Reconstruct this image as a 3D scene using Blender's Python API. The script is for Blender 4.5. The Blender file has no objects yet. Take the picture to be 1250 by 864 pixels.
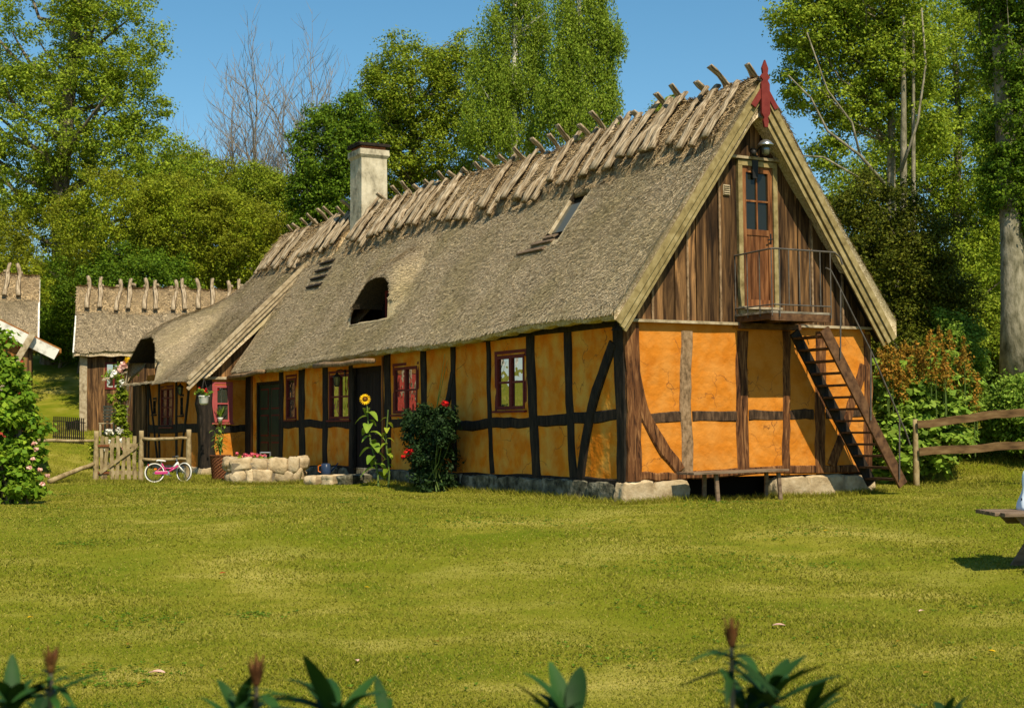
import bpy, math, random
import numpy as np
from mathutils import Vector, Matrix, Euler
C = bpy.context.scene.collection
PI = math.pi
# ---------------------------------------------------------------- camera
F = 1736.0
PITCH = math.radians(2.9); ROLL = math.radians(-0.5)
CAMP = np.array([0, 0, 1.75])
RM = np.array((Matrix.Rotation(PI/2+PITCH, 3, 'X') @ Matrix.Rotation(ROLL, 3, 'Z')))
cd = bpy.data.cameras.new('camera'); cam = bpy.data.objects.new('camera', cd); C.objects.link(cam)
cd.lens = 50.0; cd.sensor_width = 36.0; cd.clip_start = 0.1; cd.clip_end = 2000
cam.matrix_world = Matrix.Translation(Vector(CAMP)) @ Matrix(RM.tolist()).to_4x4()
cd.dof.use_dof = True; cd.dof.focus_distance = 27; cd.dof.aperture_fstop = 6.3
sc = bpy.context.scene; sc.camera = cam
# house frame: +x across the gable, +y along the long wall away from the near corner
HC = np.array([1.855, 23.0, 0.0]); HA = math.atan2(.49, .872)
HV = np.array([math.cos(HA), math.sin(HA), 0]); HU = np.array([-math.sin(HA), math.cos(HA), 0])
# ---------------------------------------------------------------- light
SUNT = HU*0.98 + HV*0.12 - np.array([0, 0, 1.22])      # the way the light travels
to_sun = Vector(-SUNT).normalized()
EL = math.asin(to_sun.z); ROT = math.atan2(to_sun.x, to_sun.y)
w = bpy.data.worlds.new('World'); sc.world = w; w.use_nodes = True
nt = w.node_tree; bg = nt.nodes['Background']
sky = nt.nodes.new('ShaderNodeTexSky'); sky.sky_type = 'NISHITA'; sky.sun_disc = False
sky.sun_elevation = EL; sky.sun_rotation = ROT
sky.air_density = 1.0; sky.dust_density = 0.2; sky.ozone_density = 2.5
hsv = nt.nodes.new('ShaderNodeHueSaturation'); hsv.inputs['Saturation'].default_value = 1.22; hsv.inputs['Hue'].default_value = .485
nt.links.new(sky.outputs[0], hsv.inputs['Color']); nt.links.new(hsv.outputs[0], bg.inputs[0]); bg.inputs[1].default_value = 0.098
sl = bpy.data.lights.new('sun', 'SUN'); sl.energy = 5.0; sl.angle = math.radians(.5); sl.color = (1, .88, .66)
so = bpy.data.objects.new('sun', sl); C.objects.link(so); so.rotation_euler = to_sun.to_track_quat('Z', 'Y').to_euler()
so.location = (8, -10, 30)
sc.view_settings.view_transform = 'Standard'; sc.view_settings.look = 'None'
sc.view_settings.exposure = 0.38; sc.view_settings.gamma = 1.0
sc.cycles.max_bounces = 6; sc.cycles.diffuse_bounces = 3; sc.cycles.transparent_max_bounces = 8
sc.cycles.transmission_bounces = 3; sc.cycles.glossy_bounces = 3
sc.cycles.use_denoising = True

# ---------------------------------------------------------------- geometry of the view (used to measure places)
def ray(px, py):
    d = RM @ np.array([px-625, -(py-432), -F]); return d/np.linalg.norm(d)
def hl(p): q = np.array(p)-HC; return np.array([q@HV, q@HU, q[2]])
def hd(d): return np.array([d@HV, d@HU, d[2]])
def hw(x, y, z): return HC+HV*x+HU*y+np.array([0, 0, z])
OL = hl(CAMP)
def wl(px, py, x=0.):                                   # point of the long wall plane -> (s, z)
    d = hd(ray(px, py)); q = OL+d*(x-OL[0])/d[0]; return q[1], q[2]
def wg(px, py, y=0.):                                   # point of the gable plane -> (x, z)
    d = hd(ray(px, py)); q = OL+d*(y-OL[1])/d[1]; return q[0], q[2]
def PD(px, py, D):                                      # point at depth D
    d = ray(px, py); return CAMP+d*D/d[1]
def SS(t): t = np.clip(t, 0, 1); return t*t*(3-2*t)
def g(x, y):
    x = np.asarray(x, float); y = np.asarray(y, float)
    z = .5*SS((y-11)/11)
    tl = (y-40)+(-x-12)*.6
    z = z+1.2*SS(tl/12)*SS((2-x)/6)+4.6*SS((y-52)/22)
    z = z+1.7*SS(((y-28)+(x-9)*.8)/12)*SS((x-6)/3)*(1-SS((y-60)/20)*.6)
    z = z+3.0*SS((y-75)/60)
    z = z+.03*np.sin(x*.9+1)*np.sin(y*.55)*SS((y-5)/10)+.015*np.sin(x*2.3+y*1.7)
    return z
def gf(x, y): return float(g(x, y))
def gp(px, py):                                         # pixel -> ground
    d = ray(px, py); t = 5.
    for _ in range(4000):
        p = CAMP+d*t
        if p[2] <= gf(p[0], p[1]): break
        t += .05
    return p
rnd = random.Random(7)

# ---------------------------------------------------------------- object helpers
class MB:
    def __init__(s): s.v = []; s.f = []
    def add(s, vs, fs):
        o = len(s.v); s.v += [tuple(map(float, v)) for v in vs]; s.f += [tuple(i+o for i in f) for f in fs]
    def box(s, c, d, rot=None):
        hx, hy, hz = d[0]/2, d[1]/2, d[2]/2
        vs = [Vector((x, y, z)) for x in (-hx, hx) for y in (-hy, hy) for z in (-hz, hz)]
        if rot is not None: vs = [rot @ v for v in vs]
        c = Vector(c)
        s.add([v+c for v in vs], [(0, 1, 3, 2), (4, 6, 7, 5), (0, 4, 5, 1), (2, 3, 7, 6), (0, 2, 6, 4), (1, 5, 7, 3)])
    def bb(s, x0, x1, y0, y1, z0, z1): s.box(((x0+x1)/2, (y0+y1)/2, (z0+z1)/2), (abs(x1-x0), abs(y1-y0), abs(z1-z0)))
    def beam(s, p0, p1, wd, th, n=(0, 0, 1), seg=1, wob=0., bow=0., seed=0, bev=.18, taper=1.):
        """bevelled timber from p0 to p1; wd is across, th is along n; wob/bow make it irregular"""
        r = random.Random(seed); p0 = Vector(p0); p1 = Vector(p1); d = (p1-p0); L = d.length; d.normalize()
        n = Vector(n); a = d.cross(n).normalized(); n = a.cross(d).normalized()
        rings = []; o = len(s.v); ph = r.random()*6
        for i in range(seg+1):
            t = i/seg; c = p0+(p1-p0)*t + a*(bow*math.sin(PI*t)+wob*.6*math.sin(ph+t*5)*(0 if seg == 1 else 1)+(r.uniform(-wob, wob)*.5 if 0 < i < seg else 0))
            w_ = wd/2*(1+(taper-1)*t)*(1+r.uniform(-wob, wob)*1.5); t_ = th/2*(1+(taper-1)*t); b = min(w_, t_)*bev*2
            for (x, y) in ((-w_, -t_+b), (-w_, t_-b), (-w_+b, t_), (w_-b, t_), (w_, t_-b), (w_, -t_+b), (w_-b, -t_), (-w_+b, -t_)):
                s.v.append(tuple(c+a*x+n*y))
        for i in range(seg):
            for k in range(8):
                q = o+i*8; s.f.append((q+k, q+(k+1) % 8, q+8+(k+1) % 8, q+8+k))
        s.f.append(tuple(o+k for k in range(7, -1, -1))); s.f.append(tuple(o+seg*8+k for k in range(8)))
    def tube(s, pts, rad, n=8, cap=True):
        pts = [Vector(p) for p in pts]
        if not hasattr(rad, '__len__'): rad = [rad]*len(pts)
        o = len(s.v); up = Vector((0, 0, 1)); prev = None
        for i, p in enumerate(pts):
            d = (pts[min(i+1, len(pts)-1)]-pts[max(i-1, 0)]).normalized()
            if prev is None:
                a = d.cross(up if abs(d.z) < .9 else Vector((1, 0, 0))).normalized()
            else:
                a = (prev-d*prev.dot(d)).normalized()
            prev = a; b = d.cross(a)
            for k in range(n):
                t = 2*PI*k/n; s.v.append(tuple(p+(a*math.cos(t)+b*math.sin(t))*rad[i]))
        for i in range(len(pts)-1):
            for k in range(n):
                q = o+i*n; s.f.append((q+k, q+(k+1) % n, q+n+(k+1) % n, q+n+k))
        if cap: s.f.append(tuple(o+k for k in range(n-1, -1, -1))); s.f.append(tuple(o+(len(pts)-1)*n+k for k in range(n)))
    def lathe(s, prof, c=(0, 0, 0), n=16):
        o = len(s.v); c = Vector(c)
        for (r, z) in prof:
            for k in range(n): s.v.append(tuple(c+Vector((r*math.cos(2*PI*k/n), r*math.sin(2*PI*k/n), z))))
        for i in range(len(prof)-1):
            for k in range(n):
                q = o+i*n; s.f.append((q+k, q+(k+1) % n, q+n+(k+1) % n, q+n+k))
        s.f.append(tuple(o+k for k in range(n-1, -1, -1))); s.f.append(tuple(o+(len(prof)-1)*n+k for k in range(n)))
    def prism(s, poly, y0, y1):                       # outline in x,z extruded along y
        n = len(poly); s.add([(x, y0, z) for x, z in poly]+[(x, y1, z) for x, z in poly],
            [tuple(range(n)), tuple(range(2*n-1, n-1, -1))]+[(i, i+n, (i+1) % n+n, (i+1) % n) for i in range(n)])
    def rock(s, c, r, seed=0, e=.62, ry=0.):
        rr = random.Random(seed); cy, sy = math.cos(ry), math.sin(ry); ph = [rr.random()*6 for _ in range(6)]; o = len(s.v); N, M = 12, 8; c = Vector(c)
        for j in range(M+1):
            th = PI*j/M
            for k in range(N):
                f = 2*PI*k/N; v = Vector((math.sin(th)*math.cos(f), math.sin(th)*math.sin(f), math.cos(th)))
                v = Vector([math.copysign(abs(q)**e, q) for q in v])
                m = 1+.09*math.sin(3*v.x+ph[0])+.08*math.sin(4*v.y+ph[1])+.08*math.sin(4*v.z+ph[2])+.05*math.sin(9*v.x+7*v.y+ph[3])
                s.v.append(tuple(c+Vector((v.x*r[0]*m*cy+v.z*r[2]*m*sy, v.y*r[1]*m, v.z*r[2]*m*cy-v.x*r[0]*m*sy))))
        for j in range(M):
            for k in range(N):
                q = o+j*N; s.f.append((q+k, q+(k+1) % N, q+N+(k+1) % N, q+N+k))
    def build(s, name, mat, parent=None, smooth=False, loc=None, rot=None):
        me = bpy.data.meshes.new(name); me.from_pydata(s.v, [], s.f); me.update()
        import bmesh
        bm = bmesh.new(); bm.from_mesh(me); bmesh.ops.recalc_face_normals(bm, faces=bm.faces); bm.to_mesh(me); bm.free()
        if smooth: me.polygons.foreach_set('use_smooth', [True]*len(me.polygons))
        if mat: me.materials.append(mat)
        o = bpy.data.objects.new(name, me); C.objects.link(o); o.parent = parent
        if loc is not None: o.location = loc
        if rot is not None: o.rotation_euler = rot
        return o
def npmesh(name, V, Fq, mat, parent=None, smooth=False, Ft=None):
    me = bpy.data.meshes.new(name); V = np.asarray(V, np.float32).reshape(-1, 3)
    Fq = np.asarray(Fq, np.int32).reshape(-1, 4); nq = len(Fq); nt_ = 0 if Ft is None else len(Ft)
    me.vertices.add(len(V)); me.vertices.foreach_set('co', V.ravel())
    me.loops.add(nq*4+nt_*3); li = Fq.ravel()
    if nt_: li = np.concatenate([li, np.asarray(Ft, np.int32).ravel()])
    me.loops.foreach_set('vertex_index', li)
    me.polygons.add(nq+nt_)
    st = np.arange(nq)*4
    if nt_: st = np.concatenate([st, nq*4+np.arange(nt_)*3])
    me.polygons.foreach_set('loop_start', st.astype(np.int32))
    me.update(calc_edges=True); me.validate()
    if smooth: me.polygons.foreach_set('use_smooth', np.ones(len(me.polygons), bool))
    me.materials.append(mat)
    o = bpy.data.objects.new(name, me); C.objects.link(o); o.parent = parent
    return o
def tag(o, label=None, cat=None, group=None, kind=None):
    if label: o['label'] = label
    if cat: o['category'] = cat
    if group: o['group'] = group
    if kind: o['kind'] = kind
    return o
def thing(name, label, cat, loc=(0, 0, 0), rz=0., group=None):
    o = bpy.data.objects.new(name, None); C.objects.link(o); o.location = loc; o.rotation_euler = (0, 0, rz)
    o.empty_display_size = .2
    return tag(o, label, cat, group)

# ---------------------------------------------------------------- materials
def mat(name, cols, scale=(4, 4, 4), rough=.8, bump=.3, bscale=None, island=0., detail=6, spec=.12, sss=0, coords='Object', dist=.02, contrast=(.3, .7), bigscale=None, big=None, metal=0, transl=None, distort=0):
    m = bpy.data.materials.new(name); m.use_nodes = True; N = m.node_tree.nodes; L = m.node_tree.links
    b = N['Principled BSDF']; b.inputs['Roughness'].default_value = rough; b.inputs['Specular IOR Level'].default_value = spec
    b.inputs['Metallic'].default_value = metal
    tc = N.new('ShaderNodeTexCoord'); mp = N.new('ShaderNodeMapping'); mp.inputs['Scale'].default_value = scale
    L.new(tc.outputs[coords], mp.inputs[0])
    vec = mp.outputs[0]
    no = N.new('ShaderNodeTexNoise'); no.inputs['Scale'].default_value = 1; no.inputs['Detail'].default_value = detail; no.inputs['Roughness'].default_value = .6; no.inputs['Distortion'].default_value = distort
    geo = None
    if island:
        geo = N.new('ShaderNodeNewGeometry'); ad = N.new('ShaderNodeVectorMath'); ad.operation = 'MULTIPLY_ADD'
        cx = N.new('ShaderNodeCombineXYZ')
        for i in range(3): L.new(geo.outputs['Random Per Island'], cx.inputs[i])
        L.new(cx.outputs[0], ad.inputs[0]); ad.inputs[1].default_value = (37, 23, 51); L.new(vec, ad.inputs[2]); vec = ad.outputs[0]
    L.new(vec, no.inputs['Vector'])
    cr = N.new('ShaderNodeValToRGB'); els = cr.color_ramp.elements
    a, z = contrast
    els[0].position = a; els[0].color = (*cols[0], 1); els[1].position = z; els[1].color = (*cols[-1], 1)
    for i, c in enumerate(cols[1:-1]):
        e = els.new(a+(z-a)*(i+1)/(len(cols)-1)); e.color = (*c, 1)
    L.new(no.outputs[0], cr.inputs[0]); col = cr.outputs[0]
    if big:
        nb = N.new('ShaderNodeTexNoise'); nb.inputs['Scale'].default_value = bigscale; nb.inputs['Detail'].default_value = 4
        L.new(tc.outputs[coords], nb.inputs['Vector'])
        r2 = N.new('ShaderNodeMapRange'); r2.inputs[1].default_value = .42; r2.inputs[2].default_value = .68; L.new(nb.outputs[0], r2.inputs[0])
        mx = N.new('ShaderNodeMix'); mx.data_type = 'RGBA'; mx.blend_type = 'MIX'
        L.new(r2.outputs[0], mx.inputs[0]); L.new(col, mx.inputs[6]); mx.inputs[7].default_value = (*big, 1); col = mx.outputs[2]
    if island:
        hs = N.new('ShaderNodeHueSaturation'); mr = N.new('ShaderNodeMapRange')
        mr.inputs[3].default_value = 1-island; mr.inputs[4].default_value = 1+island
        L.new(geo.outputs['Random Per Island'], mr.inputs[0]); L.new(mr.outputs[0], hs.inputs['Value']); L.new(col, hs.inputs['Color']); col = hs.outputs[0]
    L.new(col, b.inputs['Base Color'])
    if bump:
        bp = N.new('ShaderNodeBump'); bp.inputs['Strength'].default_value = bump; bp.inputs['Distance'].default_value = dist
        if bscale:
            m2 = N.new('ShaderNodeMapping'); m2.inputs['Scale'].default_value = bscale; L.new(tc.outputs[coords], m2.inputs[0])
            n2 = N.new('ShaderNodeTexNoise'); n2.inputs['Scale'].default_value = 1; n2.inputs['Detail'].default_value = 5; L.new(m2.outputs[0], n2.inputs['Vector']); L.new(n2.outputs[0], bp.inputs['Height'])
        else: L.new(no.outputs[0], bp.inputs['Height'])
        L.new(bp.outputs[0], b.inputs['Normal'])
    if transl:
        out = N['Material Output']; tr = N.new('ShaderNodeBsdfTranslucent'); ms = N.new('ShaderNodeMixShader'); ms.inputs[0].default_value = transl
        hs2 = N.new('ShaderNodeHueSaturation'); hs2.inputs['Value'].default_value = 1.5; hs2.inputs['Hue'].default_value = .485; L.new(col, hs2.inputs['Color']); L.new(hs2.outputs[0], tr.inputs[0])
        L.new(b.outputs[0], ms.inputs[1]); L.new(tr.outputs[0], ms.inputs[2]); L.new(ms.outputs[0], out.inputs[0])
    return m
def leafmat(name, c1, c2, c3=None, island=.35, transl=.3, rough=.55, big=None):
    return mat(name, [c1, c2]+([c3] if c3 else []), scale=(.9, .9, .9), rough=rough, bump=0, island=island, detail=3, spec=.08, transl=transl, contrast=(.35, .65), bigscale=.35, big=big)
M = {}
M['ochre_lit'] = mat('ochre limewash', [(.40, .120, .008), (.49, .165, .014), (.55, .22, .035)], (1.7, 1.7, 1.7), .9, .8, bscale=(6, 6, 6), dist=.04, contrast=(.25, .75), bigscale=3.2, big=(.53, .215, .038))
M['ochre_long'] = mat('ochre limewash for shaded wall', [(.60, .165, .007), (.67, .205, .010), (.72, .32, .03)], (2.4, 2.4, 2.4), .9, .8, bscale=(6, 6, 6), dist=.04, contrast=(.3, .75), bigscale=2.6, big=(.66, .34, .06))  # ochre brightened and reddened to offset bluish sky light on the shaded wall
def cracks(m, sc_=1.5, col=(.16, .06, .02)):
    """fine settling cracks in lime plaster"""
    N = m.node_tree.nodes; L = m.node_tree.links; b = N['Principled BSDF']; src = b.inputs['Base Color'].links[0].from_socket
    tc = N.new('ShaderNodeTexCoord'); n1 = N.new('ShaderNodeTexNoise'); n1.inputs['Scale'].default_value = 3; n1.inputs['Detail'].default_value = 6; L.new(tc.outputs['Object'], n1.inputs['Vector'])
    ad = N.new('ShaderNodeVectorMath'); ad.operation = 'MULTIPLY_ADD'; L.new(n1.outputs['Color'], ad.inputs[0]); ad.inputs[1].default_value = (.5, .5, .5); L.new(tc.outputs['Object'], ad.inputs[2])
    v = N.new('ShaderNodeTexVoronoi'); v.feature = 'DISTANCE_TO_EDGE'; v.inputs['Scale'].default_value = sc_; L.new(ad.outputs[0], v.inputs['Vector'])
    r1 = N.new('ShaderNodeMapRange'); r1.inputs[1].default_value = .004; r1.inputs[2].default_value = .012; r1.inputs[3].default_value = .75; r1.inputs[4].default_value = 0; L.new(v.outputs['Distance'], r1.inputs[0])
    n2 = N.new('ShaderNodeTexNoise'); n2.inputs['Scale'].default_value = 1.1; L.new(tc.outputs['Object'], n2.inputs['Vector'])
    r2 = N.new('ShaderNodeMapRange'); r2.inputs[1].default_value = .48; r2.inputs[2].default_value = .58; L.new(n2.outputs[0], r2.inputs[0])
    mu = N.new('ShaderNodeMath'); mu.operation = 'MULTIPLY'; L.new(r1.outputs[0], mu.inputs[0]); L.new(r2.outputs[0], mu.inputs[1])
    mx = N.new('ShaderNodeMix'); mx.data_type = 'RGBA'; L.new(mu.outputs[0], mx.inputs[0]); L.new(src, mx.inputs[6]); mx.inputs[7].default_value = (*col, 1); L.new(mx.outputs[2], b.inputs['Base Color'])
cracks(M['ochre_lit']); cracks(M['ochre_long'], 1.2)
M['tar'] = mat('tarred oak', [(.008, .007, .006), (.025, .019, .014), (.06, .042, .026)], (14, 14, 3), .75, .8, dist=.02, contrast=(.3, .8))
M['oak'] = mat('weathered brown oak', [(.02, .009, .005), (.12, .048, .018), (.27, .13, .05)], (14, 14, 1.8), .85, 1.0, dist=.03, contrast=(.34, .66), distort=1.2)
M['oakdark'] = mat('dark weathered oak', [(.015, .010, .007), (.06, .035, .02), (.15, .09, .05)], (16, 16, 4), .85, .9, dist=.02, contrast=(.3, .75))
M['board'] = mat('weathered pine boards', [(.008, .005, .003), (.055, .028, .012), (.14, .074, .030), (.30, .15, .055)], (9, 9, .8), .8, .8, island=.6, dist=.012, contrast=(.32, .70), distort=.9)
M['doorwood'] = mat('reddish varnished pine', [(.035, .014, .006), (.15, .055, .018), (.27, .12, .045)], (14, 14, 1.4), .6, .4, island=.25, dist=.008, contrast=(.3, .7))
M['oakgrey'] = mat('grey brown weathered oak', [(.08, .05, .025), (.22, .14, .075), (.33, .22, .13)], (16, 16, 9), .85, .9, dist=.02)
M['barge'] = mat('green grey weathered pine', [(.11, .08, .03), (.24, .185, .08), (.36, .29, .15)], (7, 7, 7), .85, .6, island=.15, dist=.01, contrast=(.25, .75))
M['bargegrey'] = mat('grey weathered pine', [(.16, .12, .07), (.34, .27, .17), (.44, .37, .26)], (8, 8, 8), .85, .6, island=.2, dist=.01)
M['log'] = mat('silvery split oak log', [(.06, .04, .022), (.26, .195, .12), (.50, .41, .29)], (2.2, 26, 26), .9, 1.0, island=.4, dist=.03, contrast=(.33, .68))
M['thatch'] = mat('reed thatch', [(.23, .165, .09), (.53, .42, .265), (.77, .65, .45)], (30, 30, 30), .9, .8, bscale=(50, 50, 50), dist=.04, island=.38, contrast=(.36, .66), bigscale=.7, big=(.41, .33, .18), detail=4)
M['thatchold'] = mat('old grey thatch', [(.17, .125, .07), (.38, .30, .19), (.56, .46, .32)], (30, 30, 30), .9, .8, bscale=(50, 50, 50), dist=.04, island=.35, contrast=(.36, .66), bigscale=.7, big=(.28, .22, .13), detail=4)
M['thatchdark'] = mat('shade-darkened reed', [(.02, .015, .01), (.06, .045, .025)], (30, 30, 30), .95, 1.0, dist=.04)  # thatch copy darkened to paint the shade inside the recesses
M['straw'] = mat('ridge straw', [(.22, .15, .07), (.46, .33, .18), (.64, .50, .31)], (20, 20, 20), .9, 1.0, bscale=(35, 35, 35), dist=.05, island=.35, contrast=(.34, .66))
M['redpaint'] = mat('dark red paint', [(.10, .013, .010), (.155, .022, .016)], (6, 6, 6), .55, .2, dist=.005)
M['finial'] = mat('faded red paint', [(.13, .018, .015), (.19, .034, .027)], (6, 6, 6), .6, .3, dist=.005)
M['pinkpaint'] = mat('rose red paint', [(.30, .055, .055), (.38, .085, .08)], (6, 6, 6), .5, .2, dist=.005)
M['greenpaint'] = mat('dark green paint', [(.012, .026, .014), (.022, .045, .022)], (6, 6, 6), .5, .2, dist=.005)
M['blackdoor'] = mat('black stained boards', [(.006, .005, .005), (.02, .014, .012)], (14, 14, 2), .7, .6, island=.3)
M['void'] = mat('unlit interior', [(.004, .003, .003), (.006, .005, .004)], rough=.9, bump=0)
M['stone'] = mat('pale field stone', [(.24, .17, .09), (.42, .32, .19), (.55, .45, .30)], (3.5, 3.5, 3.5), .9, .8, bscale=(14, 14, 14), dist=.03, island=.2)
M['stonegrey'] = mat('mossy grey stone', [(.03, .028, .02), (.13, .12, .08), (.30, .27, .20)], (4, 4, 4), .9, .9, bscale=(12, 12, 12), dist=.04, island=.25, contrast=(.35, .65))
M['mortar'] = mat('old lime mortar', [(.10, .08, .055), (.24, .20, .14)], (6, 6, 6), .95, .8, dist=.03)
M['limewash'] = mat('flaking cream limewash', [(.10, .09, .065), (.40, .35, .245), (.55, .49, .36)], (3.0, 3.0, 1.8), .9, .6, bscale=(10, 10, 10), dist=.02, contrast=(.3, .6))
M['iron'] = mat('painted iron', [(.07, .062, .055), (.14, .12, .10)], (10, 10, 10), .5, .1, metal=.2)
M['blackiron'] = mat('black iron', [(.012, .012, .012), (.03, .028, .025)], (10, 10, 10), .4, .1)
M['greydeck'] = mat('grey planks', [(.09, .075, .055), (.20, .17, .13), (.30, .26, .20)], (4, 12, 12), .85, .6, island=.2, dist=.01)
M['stair'] = mat('brown stained pine', [(.035, .018, .010), (.10, .050, .024), (.16, .085, .04)], (8, 8, 8), .75, .5, dist=.01)
M['fence'] = mat('weathered fence wood', [(.11, .075, .035), (.27, .20, .10), (.38, .30, .17)], (10, 10, 6), .85, .6, island=.2, dist=.01)
M['fencedark'] = mat('brown fence wood', [(.05, .028, .012), (.13, .075, .032), (.20, .13, .06)], (3, 12, 12), .85, .6, dist=.01)
M['white'] = mat('white paint', [(.62, .60, .54), (.80, .78, .72)], (5, 5, 5), .5, .1)
M['whiteboard'] = mat('flaking white board', [(.35, .33, .28), (.66, .64, .58)], (5, 5, 5), .7, .3, contrast=(.3, .5))
M['magenta'] = mat('magenta enamel', [(.42, .02, .13), (.50, .03, .17)], (5, 5, 5), .3, 0, spec=.5)
M['rubber'] = mat('black rubber', [(.012, .012, .012), (.03, .03, .03)], rough=.8, bump=0)
M['chrome'] = mat('dull steel', [(.45, .45, .45), (.55, .55, .55)], rough=.3, bump=0, metal=.9)
M['orange'] = mat('orange reflector', [(.7, .16, .01), (.8, .22, .01)], rough=.3, bump=0)
M['redref'] = mat('red reflector', [(.5, .01, .01), (.6, .02, .01)], rough=.3, bump=0)
M['wicker'] = mat('woven brown wicker', [(.03, .012, .006), (.14, .05, .02), (.24, .10, .04)], (60, 60, 18), .7, 1.0, dist=.02)
M['soil'] = mat('dark soil', [(.02, .013, .008), (.05, .032, .02)], (20, 20, 20), .95, .8)
M['redwall'] = mat('red painted boards', [(.34, .045, .03), (.46, .07, .045)], (6, 6, 2), .8, .4, island=.15)
M['shingle'] = mat('rusty brown shingles', [(.16, .06, .015), (.34, .15, .04)], (8, 8, 8), .85, .7, island=.2)
M['blue'] = mat('dark blue enamel', [(.02, .035, .07), (.03, .05, .10)], rough=.3, bump=0)
M['bark'] = mat('grey brown bark', [(.05, .04, .028), (.15, .125, .09), (.24, .21, .16)], (5, 5, 1.2), .9, .9, dist=.05)
M['barkpale'] = mat('pale grey bark', [(.07, .065, .035), (.20, .18, .12), (.34, .30, .22)], (7, 7, 3), .9, 1.0, dist=.04)
M['birchbark'] = mat('white birch bark', [(.05, .045, .04), (.50, .46, .38), (.62, .58, .50)], (2, 2, 9), .8, .4, contrast=(.3, .5))
M['twig'] = mat('dry grey twigs', [(.15, .13, .11), (.25, .22, .18)], (4, 4, 4), .9, .2)
M['stem'] = mat('green stem', [(.06, .10, .02), (.12, .17, .04)], (8, 8, 8), .6, .1)
M['l_ash'] = leafmat('ash leaves', (0.105, 0.177, 0.012), (0.211, 0.284, 0.021), (0.336, 0.411, 0.041), transl=.35)
M['l_hazel'] = leafmat('hazel leaves', (0.106, 0.169, 0.008), (0.204, 0.256, 0.013), (0.316, 0.344, 0.024), big=(0.165, 0.169, 0.012))
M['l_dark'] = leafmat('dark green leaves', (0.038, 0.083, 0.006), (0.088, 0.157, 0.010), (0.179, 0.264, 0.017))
M['l_mid'] = leafmat('mid green leaves', (0.093, 0.154, 0.009), (0.177, 0.238, 0.015), (0.312, 0.354, 0.034))
M['l_birch'] = leafmat('birch leaves', (0.105, 0.178, 0.014), (0.190, 0.267, 0.022), (0.295, 0.372, 0.048), transl=.35)
M['l_yew'] = leafmat('yew needles', (.036, .050, .003), (.072, .088, .007), (.16, .16, .015), transl=.2)
M['l_bright'] = leafmat('bright bramble leaves', (0.093, 0.172, 0.016), (0.173, 0.275, 0.031), (0.284, 0.378, 0.052), transl=.3)
M['l_vine'] = leafmat('vine leaves', (0.072, 0.156, 0.010), (0.156, 0.264, 0.019), (0.264, 0.360, 0.029), transl=.35)
M['l_rose'] = leafmat('rose leaves', (0.007, 0.019, .006), (0.017, 0.038, .010), (0.038, 0.068, .02), transl=.15)  # leaf colour darkened to hold the shade the bush stands in
M['l_rhodo'] = mat('leathery rhododendron leaf', [(.008, .030, .005), (.022, .065, .010)], (6, 6, 6), .6, .1, island=.4, spec=.15)  # shade from behind the camera is put into the dark leaf colour
M['l_plume'] = leafmat('rusty plumes', (.13, .10, .010), (.27, .16, .018), (.40, .17, .025), transl=.25)
M['petal_red'] = leafmat('red petals', (.45, .010, .008), (.62, .02, .015), transl=.2)
M['petal_pink'] = leafmat('pink petals', (.75, .10, .16), (.85, .25, .28), transl=.3)
M['petal_pale'] = leafmat('pale rose petals', (.75, .42, .36), (.85, .62, .52), transl=.3)
M['petal_yellow'] = leafmat('yellow petals', (.80, .45, .01), (.85, .58, .02), transl=.3)
M['petal_white'] = leafmat('white petals', (.75, .73, .65), (.85, .83, .78), transl=.2)
M['seedhead'] = mat('brown seed head', [(.10, .035, .008), (.28, .12, .02)], (60, 60, 60), .9, .6)
M['bud'] = mat('brown rhododendron bud', [(.03, .010, .006), (.10, .040, .014), (.15, .085, .02)], (25, 25, 25), .6, .3, island=.3)
M['table'] = mat('dark weathered table boards', [(.07, .045, .028), (.16, .11, .07), (.22, .16, .11)], (4, 16, 16), .7, .5, island=.2, dist=.01)
def glossmat(name, base, amt, tint=(1, 1, 1)):
    m = bpy.data.materials.new(name); m.use_nodes = True; N = m.node_tree.nodes; L = m.node_tree.links
    b = N['Principled BSDF']; b.inputs['Base Color'].default_value = (*base, 1); b.inputs['Roughness'].default_value = .6; b.inputs['Specular IOR Level'].default_value = .1
    gl = N.new('ShaderNodeBsdfGlossy'); gl.inputs['Roughness'].default_value = .02; gl.inputs['Color'].default_value = (*tint, 1)
    tc = N.new('ShaderNodeTexCoord'); no = N.new('ShaderNodeTexNoise'); no.inputs['Scale'].default_value = 2.5; L.new(tc.outputs['Object'], no.inputs['Vector'])
    bp = N.new('ShaderNodeBump'); bp.inputs['Strength'].default_value = .25; bp.inputs['Distance'].default_value = .02; L.new(no.outputs[0], bp.inputs['Height']); L.new(bp.outputs[0], gl.inputs['Normal'])
    ms = N.new('ShaderNodeMixShader'); ms.inputs[0].default_value = amt
    L.new(b.outputs[0], ms.inputs[1]); L.new(gl.outputs[0], ms.inputs[2]); L.new(ms.outputs[0], N['Material Output'].inputs[0]); return m
M['glass'] = glossmat('old window glass', (.012, .011, .010), .45)
M['glassdim'] = glossmat('dusty window glass', (.03, .035, .022), .16)
M['glassdark'] = glossmat('dark loft glass', (.010, .012, .008), .025)
M['skyglass'] = glossmat('roof light glass', (.08, .08, .06), .10)

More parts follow.
